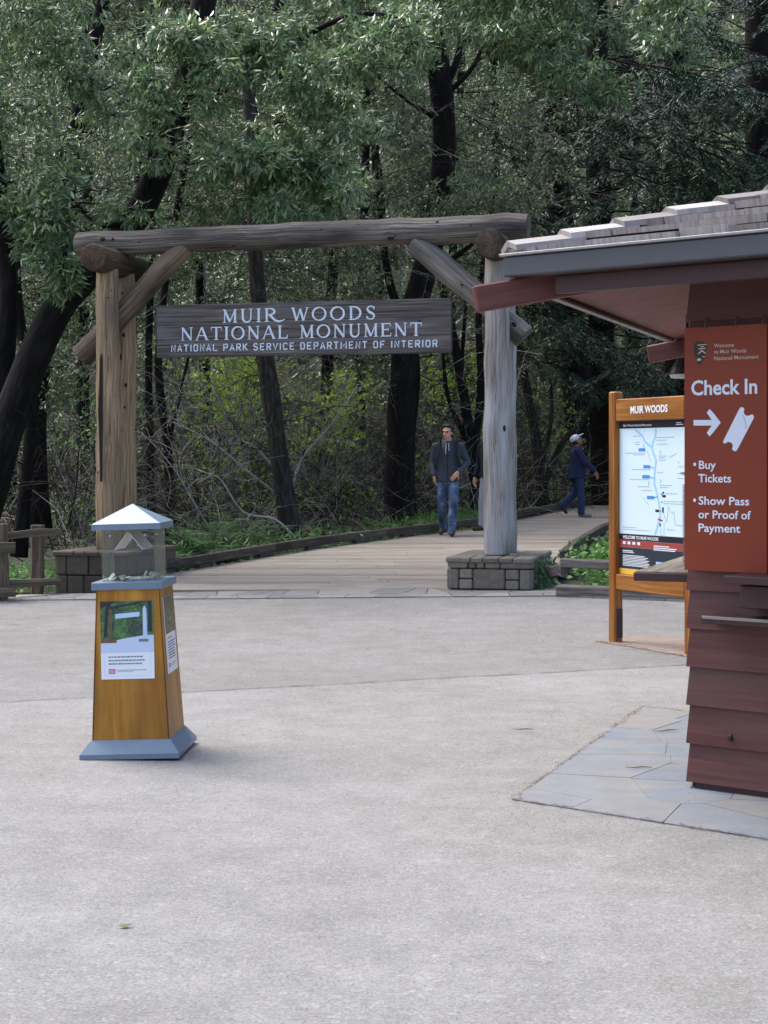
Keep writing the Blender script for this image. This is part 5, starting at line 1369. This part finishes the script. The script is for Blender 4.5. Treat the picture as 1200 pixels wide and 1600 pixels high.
mb = MB(); mb.flat(sp([(94, 634), (215, 634), (215, 668), (94, 668)]), fc, .0126); mb.flat(sp([(190, 567), (212, 590), (257, 650), (212, 711), (190, 735), (174, 712), (215, 651), (174, 590)]), fc, .0128); mb.build('arrow', m_sw, cs)
a_ = [(366, 560), (380, 555), (392, 562)]
def notch(c, r, a0, a1): return [(c[0] + r * math.cos(math.radians(a0 + (a1 - a0) * i / 8)), c[1] + r * 1.05 * math.sin(math.radians(a0 + (a1 - a0) * i / 8))) for i in range(9)]
tk = [(364, 572), (372, 558), (384, 556), (394, 564)] + notch((416, 584), 24, 215, 45)[::1] + [(446, 602), (452, 616), (446, 632)] + [(356, 812), (346, 825), (332, 822), (324, 812)] + notch((304, 793), 24, 30, -140)[::1] + [(276, 778), (271, 768), (278, 750)]
mb = MB(); mb.flat(sp(tk), fc, .0126); mb.build('ticket_symbol', m_sw, cs)
mb = MB(); mb.flat(sp([(392, 604), (402, 640), (408, 672), (408, 690), (404, 690), (404, 672), (398, 642), (388, 606)]), fc, .0131); mb.build('scratch', m_lgrey, cs)
m_em = plain('emblem green', sr(48, 44, 28), .5, .1, 20); m_em2 = plain('emblem brown', sr(66, 32, 20), .5, .1, 20)
ah = [(96, 168), (112, 158), (130, 154), (152, 158), (176, 166), (174, 200), (168, 232), (156, 262), (142, 288), (130, 302), (120, 288), (106, 258), (98, 230), (94, 200)]
mb = MB(); mb.flat(sp(ah), fc, .0126); em = mb.build('emblem', m_em, cs)
mb = MB()
for q in ([(118, 174), (174, 170), (174, 175), (118, 179)], [(134, 185), (160, 183), (160, 188), (134, 190)], [(124, 197), (168, 194), (168, 200), (124, 203)], [(120, 228), (142, 207), (148, 207), (168, 225), (168, 232), (145, 216), (122, 234)], [(146, 246), (162, 244), (162, 250), (148, 251)], [(114, 262), (126, 256), (140, 260), (140, 270), (128, 274), (114, 272)]): mb.flat(sp(q), fc, .0129)
mb.build('emblem_mark', m_dimw, em)
for x in (165, 345, 505):
    mb = MB(); hx, hz = sx_(x), Hs + .02; mb.tube([fc(hx, Hs - .012, .016), fc(hx, Hs + .01, .018), fc(hx + .004, Hs + .028, .014), fc(hx, Hs + .038, 0), fc(hx, Hs + .036, -.03)], .0022, 6); mb.build('hook', m_chain, cs)
# ================================================================== people
m_skin = plain('skin', sr(206, 156, 130), .5, .06, 20, spec=.35); m_skin2 = plain('tanned skin', sr(160, 108, 84), .55, .06, 20, spec=.3)
m_hair = plain('black hair', sr(26, 23, 22), .6, .3, 60, bs=.6)
m_jacket = plain('slate softshell', sr(58, 66, 76), .8, .12, 9, bs=.15); m_strap = plain('black webbing', sr(22, 22, 25), .8, .1, 20)
m_jeans, nt, b = new_mat('faded denim')
v = coord(nt, 'tc', (1, 1, .6)); g = nz(nt, v, 7, 4, .6); nt.links.new(ramp(nt, [(.35, sr(42, 56, 78)), (.55, sr(74, 96, 124)), (.72, sr(132, 150, 170))], g), b.inputs['Base Color']); b.inputs['Roughness'].default_value = .9; bump(nt, b, nz(nt, v, 30, 3), .4, .01)
m_djeans = plain('dark denim', sr(38, 54, 84), .9, .15, 9, bs=.2); m_navy2 = plain('navy fleece', sr(38, 42, 74), .9, .1, 9, bs=.2); m_grey_t = plain('grey trousers', sr(150, 152, 156), .9, .1, 9, bs=.25); m_dnavy = plain('dark navy top', sr(24, 28, 42), .9, .1, 9)
m_shoe = plain('dark shoe', sr(46, 42, 44), .7, .15, 14); m_sole = plain('shoe sole', sr(120, 112, 106), .8, .1, 14); m_cap = plain('white cap cloth', sr(214, 222, 236), .8, .04, 14)
m_dark = plain('dark lens rim', sr(24, 22, 22), .4, .05, 10); m_lip = plain('lips', sr(150, 84, 78), .5, .05, 20); m_eye = plain('eye dark', sr(30, 22, 18), .3, .05, 20); m_cord = plain('pale cord', sr(210, 206, 200), .8, .05, 20)

def fused(name, mat, mb, parent, voxel=.010, sm=6):
    "one continuous surface from overlapping volumes"
    me = bpy.data.meshes.new(name); me.from_pydata(mb.v, [], mb.f)
    bm = bmesh.new(); bm.from_mesh(me); bmesh.ops.recalc_face_normals(bm, faces=bm.faces); bm.to_mesh(me); bm.free()
    o = bpy.data.objects.new(name, me); COL.objects.link(o)
    r = o.modifiers.new('r', 'REMESH'); r.mode = 'VOXEL'; r.voxel_size = voxel
    s = o.modifiers.new('s', 'SMOOTH'); s.iterations = sm; s.factor = .5
    dg = bpy.context.evaluated_depsgraph_get(); m2 = bpy.data.meshes.new_from_object(o.evaluated_get(dg)); o.modifiers.clear()
    o.data = m2; m2.name = name; m2.materials.clear(); m2.materials.append(mat); m2.polygons.foreach_set('use_smooth', [True] * len(m2.polygons))
    at = m2.attributes.new('tc', 'FLOAT_VECTOR', 'POINT'); co = np.empty(len(m2.vertices) * 3, np.float32); m2.vertices.foreach_get('co', co); at.data.foreach_set('vector', co)
    o.parent = parent; return o

def hand(mb, wrist, d, palm, s=1.0, curl=.5, thumb=1):
    "palm and five bent fingers; d = pointing direction, palm = direction the palm faces"
    d = Vector(d).normalized(); palm = Vector(palm); palm = (palm - d * palm.dot(d)).normalized(); side = d.cross(palm) * thumb
    w_ = Vector(wrist); c = w_ + d * .045 * s
    mb.caps(w_, w_ + d * .02 * s, .026 * s, .027 * s); 
    for k in (-1, 0, 1): mb.caps(w_ + d * .02 * s + side * k * .016 * s, w_ + d * .082 * s + side * k * .020 * s, .017 * s, .0155 * s, 8)
    for k, L in ((-1.5, .062), (-.5, .074), (.5, .080), (1.5, .070)):
        p = w_ + d * .085 * s + side * k * .0175 * s; dd = d.copy()
        for seg in (.45, .32, .25):
            dd = (dd + palm * curl * .8).normalized(); q = p + dd * L * seg * s * 1.15; mb.caps(p, q, .0092 * s, .0084 * s, 7); p = q
    p = w_ + d * .03 * s + side * .026 * s; dd = (d * .6 + side * .8 + palm * .2).normalized()
    for seg in (.036, .028): q = p + dd * seg * s; mb.caps(p, q, .0115 * s, .0098 * s, 7); p = q; dd = (dd + d * .6).normalized()

def head(root, c, R, hair, skin, mbody, glasses=False):
    "head volume into the body mesh, features as children; R columns: side, back, up"
    X = lambda x, y, z: Vector(c) + R @ Vector((x, y, z))
    mbody.ball(X(0, .012, .03), (.074, .092, .088), R); mbody.ball(X(0, -.012, -.035), (.058, .070, .075), R); mbody.ball(X(0, -.035, -.085), (.034, .034, .026), R)
    mbody.caps(X(0, -.085, .012), X(0, -.106, -.030), .009, .014, 8)     # nose
    mbody.ball(X(0, -.080, -.058), (.026, .014, .012), R)
    for s in (-1, 1):
        mbody.ball(X(s * .076, .010, -.012), (.010, .020, .032), R)
        mbody.ball(X(s * .032, -.078, .022), (.024, .012, .008), R)
    mb = MB()
    for s in (-1, 1): mb.ball(X(s * .031, -.080, .004), (.0115, .007, .006), R, 8, 6)
    mb.build('eye', m_eye, root, local=True)
    mb = MB(); mb.ball(X(0, -.091, -.059), (.024, .008, .006), R, 10, 6); mb.build('mouth', m_lip, root, local=True)
    if glasses:
        mb = MB()
        for s in (-1, 1):
            ring = [X(s * .034 + .024 * math.cos(t), -.101 + .006 * abs(math.cos(t)), .003 + .016 * math.sin(t)) for t in [2 * math.pi * k / 14 for k in range(15)]]; mb.tube(ring, .0024, 5, cap=False)
            mb.tube([X(s * .058, -.095, .006), X(s * .078, -.02, .004), X(s * .078, .02, .0)], .0022, 5)
        mb.tube([X(-.011, -.103, .006), X(.011, -.103, .006)], .0022, 5); mb.build('glasses', m_dark, root, local=True)

def person(label, loc, rz, group=None):
    o = thing('person', label, 'person', loc, group); o.rotation_euler = (0, 0, rz); return o

def shoe(mb, heel, d, up=(0, 0, 1), s=1.0):
    d = Vector(d).normalized(); h = Vector(heel)
    mb.caps(h + Vector(up) * .045, h + d * .10 * s + Vector(up) * .042, .040 * s, .042 * s, 10); mb.caps(h + d * .09 * s + Vector(up) * .036, h + d * .20 * s + Vector(up) * .030, .043 * s, .034 * s, 10); mb.caps(h + Vector(up) * .05, h + Vector(up) * .09 + d * .02, .040 * s, .044 * s, 10)

# ---- the man in the dark jacket, walking towards the camera
c0 = P(700, 834, 24.0); H1 = zdeck(24.0)
p1 = person('man in a dark slate jacket and faded blue jeans with glasses walking towards the plaza', (c0.x, 24.0, H1 + .002), math.radians(-6))
sk = MB(); hc = (-.005, -.02, 1.605); Rh = Matrix.Rotation(math.radians(-24), 3, 'Z') @ Matrix.Rotation(math.radians(-3), 3, 'X')
head(p1, hc, Rh, True, m_skin, sk, True)
sk.caps((0, .02, 1.40), (0, -.005, 1.53), .056, .052); sk.loft([(0, .01, .86, .13, .09), (0, .01, 1.0, .13, .09), (0, .01, 1.25, .15, .10), (0, .01, 1.40, .12, .08), (0, .01, 1.43, .06, .05)])
hipR, hipL = (-.085, .01, .90), (.085, .01, .90); knR, knL = (-.10, .02, .49), (.095, -.19, .48); anR, anL = (-.095, .20, .15), (.07, -.20, .085)
for a, k, e in ((hipR, knR, anR), (hipL, knL, anL)): sk.caps(a, k, .075, .05); sk.caps(k, e, .05, .036)
shR, shL = (-.185, .015, 1.385), (.19, .015, 1.385); elR, elL = (-.245, .06, 1.13), (.305, .09, 1.14); wrR, wrL = (-.215, -.05, .93), (.165, -.14, .985)
for a, k, e in ((shR, elR, wrR), (shL, elL, wrL)): sk.caps(a, k, .042, .036); sk.caps(k, e, .036, .026)
hand(sk, wrL, (-.62, -.3, -.72), (-.3, .9, -.2), 1.05, .75, 1); hand(sk, wrR, (.1, .0, -1), (.9, .2, 0), 1.0, .4, -1)
fused('body', m_skin, sk, p1, .0075, 4)
X = lambda x, y, z: Vector(hc) + Rh @ Vector((x, y, z))
mb = MB(); mb.ball(X(0, .035, .058), (.087, .090, .080), Rh); mb.ball(X(0, .055, .0), (.082, .068, .075), Rh); mb.ball(X(.03, -.045, .098), (.052, .040, .026), Rh); mb.ball(X(-.03, -.040, .100), (.05, .040, .026), Rh)
for s in (-1, 1): mb.ball(X(s * .077, .0, .03), (.012, .03, .035), Rh)
for _ in range(26):
    a, e = random.uniform(0, 6.28), random.uniform(.1, 1.4); mb.ball(X(.08 * math.cos(a) * math.cos(e), .035 + .085 * math.sin(a) * math.cos(e), .06 + .078 * math.sin(e)), .017, None, 6, 5)
fused('hair', m_hair, mb, p1, .007, 2)
mb = MB(); mb.loft([(0, .0, .83, .175, .125), (0, .0, .90, .185, .132), (0, .0, 1.02, .178, .122), (0, .005, 1.18, .192, .128), (0, .01, 1.30, .202, .130), (0, .012, 1.38, .185, .112), (0, .015, 1.43, .13, .085), (0, .015, 1.475, .085, .072)])
for a, k, e in ((shR, elR, wrR), (shL, elL, wrL)): mb.caps(a, k, .070, .057); mb.caps(k, Vector(k).lerp(Vector(e), .92), .057, .043); mb.ball(a, .074)
for k in range(9):      # collar / hood ring
    t = math.pi * (k / 8) ; mb.ball((.078 * math.cos(t), .030 + .072 * math.sin(t), 1.47), .034, None, 8, 6)
for s in (-1, 1): mb.caps((s * .075, .02, 1.475), (s * .03, -.085, 1.43), .026, .018, 8)
fused('jacket', m_jacket, mb, p1, .009, 5)
mb = MB()
mb.tube([Vector((.0, -.118 - .012 * math.sin(i / 8 * 3.1), .85 + i / 8 * .56)) - Vector((0, -.012 if i > 6 else .008, 0)) for i in range(9)], .005, 5); mb.build('zip', m_strap, p1, local=True)
for s, L in ((-.022, .17), (.020, .12)):
    mb = MB(); mb.tube([(s, -.102, 1.44), (s * 1.1, -.126, 1.39), (s * 1.2, -.140, 1.44 - L)], .0042, 5); mb.build('drawstring', m_cord, p1, local=True)
mb = MB(); mb.loft([(0, .01, .80, .16, .115), (0, .01, .86, .168, .118), (0, .01, .95, .165, .115)])
for a, k, e, s in ((hipR, knR, anR, -1), (hipL, knL, anL, 1)):
    mb.caps((a[0], a[1], .84), k, .096, .072); mb.caps(k, Vector(e) + Vector((0, .0, -.02)), .070, .064)
    for z in (.16, .22, .30): q = Vector(k).lerp(Vector(e), 1 - (z - .06) / .42); mb.ball(q + Vector((0, -.008, 0)), (.068, .069, .03))
fused('jeans', m_jeans, mb, p1, .009, 3)
for e, d, hz in ((anR, (-.1, -1, -.38), .072), (anL, (.08, -1, 0), 0)):
    mb = MB(); shoe(mb, (e[0], e[1] + .02, hz), d); o = fused('shoe', m_shoe, mb, p1, .008, 3)
# his backpack: straps over the jacket and the pack behind
M1 = p1.matrix_basis
bp = thing('backpack', 'black backpack worn by the man in the dark slate jacket, straps over his shoulders', 'backpack', p1.location); bp.rotation_euler = p1.rotation_euler
mb = MB(); mb.loft([(0, .215, .98, .12, .07), (0, .225, 1.1, .14, .09), (0, .225, 1.3, .135, .085), (0, .20, 1.42, .10, .055)]); fused('pack', m_strap, mb, bp, .012, 5)
for s in (-1, 1):
    mb = MB(); pth = [(s * .118, .14, 1.40), (s * .128, .07, 1.458), (s * .128, -.02, 1.455), (s * .128, -.09, 1.40), (s * .132, -.130, 1.30), (s * .150, -.125, 1.18), (s * .185, -.05, 1.08), (s * .17, .08, 1.04)]
    pts = spline(pth, 4)
    for i in range(len(pts) - 1):
        pass
    V, F_ = [], []
    for i, p in enumerate(pts):
        t = (pts[min(i + 1, len(pts) - 1)] - pts[max(i - 1, 0)]).normalized(); cen_ = Vector((0, .01, p.z if p.z < 1.40 else 1.36)); nrm = (p - cen_); nrm = (nrm - t * nrm.dot(t)).normalized(); sd = t.cross(nrm)
        for a, h in ((-.026, 0), (.026, 0), (.026, .012), (-.026, .012)): V.append(p + sd * a + nrm * (h + .006))
    n = len(pts)
    for i in range(n - 1):
        for k in range(4): F_.append((i * 4 + k, i * 4 + (k + 1) % 4, i * 4 + 4 + (k + 1) % 4, i * 4 + 4 + k))
    F_ += [(0, 1, 2, 3), tuple(range(n * 4 - 4, n * 4))]; mb.add(V, F_); mb.build('strap', m_strap, bp, local=True, smooth=False)

# ---- the person in the white cap, walking right and leaning back to look up
Y2 = 30.0; c0 = P(905, 806, Y2)
p2 = person('person in a white cap and navy fleece looking up at the trees', (c0.x, Y2, zdeck(Y2) + .002), math.radians(90))
# local: faces -Y, which the root turns to +X (the right of the photo)
sk = MB(); hc = (0, .045, 1.50); Rh = Matrix.Rotation(math.radians(-34), 3, 'X')
head(p2, hc, Rh, False, m_skin2, sk)
sk.caps((0, .055, 1.32), (0, .06, 1.43), .054, .050); sk.loft([(0, .0, .84, .13, .09), (0, .02, 1.0, .14, .10), (0, .05, 1.2, .15, .10), (0, .06, 1.33, .12, .08), (0, .06, 1.36, .05, .05)])
hR, hL = (-.08, .02, .86), (.08, .02, .86); kR, kL = (-.09, -.02, .46), (.09, .07, .47); aR, aL = (-.09, -.03, .08), (.09, .33, .23)
for a, k, e in ((hR, kR, aR), (hL, kL, aL)): sk.caps(a, k, .075, .05); sk.caps(k, e, .05, .036)
sR, sL = (-.18, .05, 1.30), (.18, .05, 1.30); eR, eL = (-.235, -.10, 1.06), (.23, .10, 1.04); wR, wL = (-.20, -.285, .905), (.21, .05, .80)
for a, k, e in ((sR, eR, wR), (sL, eL, wL)): sk.caps(a, k, .042, .036); sk.caps(k, e, .036, .026)
hand(sk, wR, (.1, -.4, -.9), (.8, .4, 0), 1.05, .35, -1); hand(sk, wL, (0, -.1, -1), (-.9, 0, 0), 1.0, .4, 1)
fused('body', m_skin2, sk, p2, .008, 4)
X = lambda x, y, z: Vector(hc) + Rh @ Vector((x, y, z))
mb = MB(); mb.ball(X(0, .030, .01), (.080, .080, .070), Rh); mb.ball(X(0, .05, -.035), (.072, .056, .045), Rh); fused('hair', m_hair, mb, p2, .008, 3)
mb = MB(); mb.ball(X(0, .018, .052), (.088, .104, .076), Rh); o = fused('cap', m_cap, mb, p2, .008, 2)
mb = MB(); mb.ball(X(0, -.115, .052), (.070, .075, .010), Rh @ Matrix.Rotation(.15, 3, 'X'), 14, 6); mb.build('cap_peak', m_cap, o, smooth=True, local=True)
mb = MB(); mb.loft([(0, .045, .76, .20, .165), (0, .03, .86, .20, .155), (0, .035, 1.02, .195, .150), (0, .05, 1.18, .20, .145), (0, .06, 1.28, .19, .125), (0, .06, 1.34, .13, .09), (0, .06, 1.385, .075, .07)])
for a, k, e in ((sR, eR, wR), (sL, eL, wL)): mb.caps(a, k, .078, .066); mb.caps(k, Vector(k).lerp(Vector(e), .9), .066, .052)
mb.caps((0, .12, .98), (0, .17, .78), .10, .085)
fused('fleece', m_navy2, mb, p2, .01, 5)
mb = MB(); mb.loft([(0, .015, .76, .15, .12), (0, .015, .84, .16, .125), (0, .015, .9, .155, .12)])
for a, k, e in ((hR, kR, aR), (hL, kL, aL)): mb.caps((a[0], a[1], .80), k, .096, .074); mb.caps(k, Vector(k).lerp(Vector(e), .97), .072, .070)
fused('jeans', m_djeans, mb, p2, .01, 4)
mb = MB(); shoe(mb, (-.09, -.0, 0), (-.05, -1, 0)); fused('shoe', m_sole, mb, p2, .008, 3)
mb = MB(); hv = Vector((.09, .375, .245)); shoe(mb, hv, (0, -.55, -.83), (0, .83, -.55) and (0, -.6, .4)); fused('shoe', m_shoe, mb, p2, .008, 3)

# ---- the person half hidden behind the right gate post
Y3 = 25.2; c0 = P(765, 834, Y3)
p3 = person('person in grey trousers and navy top mostly hidden behind the right gate post', (c0.x, Y3, zdeck(Y3) + .002), math.radians(-42))
sk = MB(); hc = (0, -.02, 1.58); Rh = Matrix.Rotation(math.radians(10), 3, 'Z'); head(p3, hc, Rh, True, m_skin, sk)
sk.caps((0, .02, 1.38), (0, 0, 1.5), .056, .052); sk.loft([(0, .01, .86, .13, .09), (0, .01, 1.2, .15, .10), (0, .01, 1.38, .12, .08), (0, .01, 1.41, .05, .05)])
h_ = [(-.085, .01, .9), (.085, .01, .9)]; k_ = [(-.10, -.05, .49), (.10, .03, .49)]; a_3 = [(-.10, -.06, .09), (.10, .16, .10)]
for a, k, e in zip(h_, k_, a_3): sk.caps(a, k, .075, .05); sk.caps(k, e, .05, .036)
s_ = [(-.185, .01, 1.37), (.185, .01, 1.37)]; e_ = [(-.25, .04, 1.10), (.25, .05, 1.10)]; w_3 = [(-.265, -.05, .88), (.26, -.04, .87)]
for a, k, e in zip(s_, e_, w_3): sk.caps(a, k, .042, .036); sk.caps(k, e, .036, .026)
hand(sk, w_3[0], (-.02, -.15, -1), (.9, 0, 0), 1.05, .35, -1); hand(sk, w_3[1], (.02, -.1, -1), (-.9, 0, 0), 1.05, .35, 1)
fused('body', m_skin, sk, p3, .008, 4)
X = lambda x, y, z: Vector(hc) + Rh @ Vector((x, y, z))
mb = MB(); mb.ball(X(0, .03, .05), (.085, .09, .078), Rh); mb.ball(X(0, .05, 0), (.08, .064, .07), Rh); fused('hair', m_hair, mb, p3, .008, 3)
mb = MB(); mb.loft([(0, .0, .88, .175, .125), (0, .0, 1.02, .172, .12), (0, .005, 1.2, .19, .128), (0, .01, 1.32, .195, .125), (0, .012, 1.40, .13, .09), (0, .015, 1.45, .08, .07)])
for a, k, e in zip(s_, e_, w_3): mb.caps(a, k, .070, .058); mb.caps(k, Vector(k).lerp(Vector(e), .92), .056, .046)
fused('sweater', m_dnavy, mb, p3, .01, 5)
mb = MB(); mb.loft([(0, .01, .80, .155, .115), (0, .01, .9, .165, .118), (0, .01, .96, .16, .115)])
for a, k, e in zip(h_, k_, a_3): mb.caps((a[0], a[1], .84), k, .096, .076); mb.caps(k, e, .076, .070)
fused('trousers', m_grey_t, mb, p3, .01, 4)
for e, d in zip(a_3, ((-.15, -1, 0), (.1, -1, 0))):
    mb = MB(); shoe(mb, (e[0], e[1] + .03, 0), d, s=1.05); fused('shoe', plain('brown walking shoe', sr(62, 52, 46), .8, .15, 14), mb, p3, .008, 3)

# ================================================================== litter on the plaza
mb = MB()
def needle(x, y, L, a, w_=.0022, z=.005):
    d = Vector((math.cos(a), math.sin(a), 0)); s = Vector((-d.y, d.x, 0)) * w_; m_ = Vector((x, y, zg(x, y) + z)); k = s * random.uniform(-2, 2)
    mb.add([m_ - d * L / 2 - s, m_ - d * L / 2 + s, m_ + k + s + gz * .004, m_ + k - s + gz * .004, m_ + d * L / 2 - s * .4, m_ + d * L / 2 + s * .4], [(0, 3, 2, 1), (3, 4, 5, 2)])
for _ in range(2600):
    y = random.uniform(3.6, 17); x = random.uniform(-.27, .27) * y
    needle(x, y, random.uniform(.006, .03) * (y / 9), random.uniform(0, 6.28), random.uniform(.0006, .0014) * (y / 7))
for _ in range(620):
    y = random.uniform(11.8, 17.2); x = random.uniform(-.27, .27) * y; needle(x, y, random.uniform(.03, .11), random.gauss(0, .5), random.uniform(.002, .005))
for a, b_, n, sp_ in ((pad0, pad0 + BK * 2.75, 260, .010), (pad0, pad0 + AK * 2.6, 200, .014), (pad0 + BK * 2.75, pad0 + BK * 2.75 + AK * 1.5, 200, .02)):
    for _ in range(n):
        t = random.random(); q = a.lerp(b_, t); cl = .4 + abs(mnoise.noise(q * 3)) * 2; needle(q.x + random.gauss(0, sp_ * cl), q.y + random.gauss(0, sp_ * cl), random.uniform(.015, .06), math.atan2((b_ - a).y, (b_ - a).x) + random.gauss(0, .6), random.uniform(.001, .002), random.uniform(.005, .010))
for _ in range(300):
    x = random.uniform(-3.2, 4); needle(x, 10.43 + .378 * x + random.gauss(0, .02), random.uniform(.02, .06), .36 + random.gauss(0, .5), .002)
for _ in range(240):
    q = B0.lerp(B1, random.uniform(-.15, 1.4)); needle(q.x + random.gauss(0, .06) - .1, q.y + random.gauss(0, .04) - .06, random.uniform(.02, .06), random.uniform(0, 6.28), .002)
tag(mb.build('needle_litter', m_debris), 'scattered dry needles and small twigs lying over the pale plaza and along its joints', 'litter', kind='stuff')
m_leafb = plain('fallen leaf', sr(96, 104, 72), .7, .2, 20)
for (px, py, L, a, lab) in ((998, 1203, .13, .1, 'dark straight twig lying on the flagstone pad'), (818, 1143, .12, .05, 'thin dry twig on the plaza left of the flagstone pad'), (1040, 1145, .15, .4, 'short bent twig on the flagstone pad near its far edge')):
    Y = EYE * F / (py - HY); p = P(px, py, Y); mb = MB()
    mb.tube([p + Vector((t * L * math.cos(a), t * L * math.sin(a) + .01 * math.sin(t * 9), .014)) for t in (-.5, -.2, .1, .35, .5)], [.0015, .0025, .003, .0025, .0015], 6); tag(mb.build('twig', m_debris, smooth=True), lab, 'twig', 'twigs on the paving')
Y = EYE * F / (1451 - HY); p = P(197, 1451, Y); fq = leaf_arrays(np.array([[p.x - .03, p.y, .010]]), np.array([[1, .3, .05]]), np.array([[.2, -.2, 1.0]]), [.055], [.026])
tag(leaf_object('fallen_leaf', fq, m_leafb), 'single greenish fallen leaf on the foreground of the plaza', 'leaf')
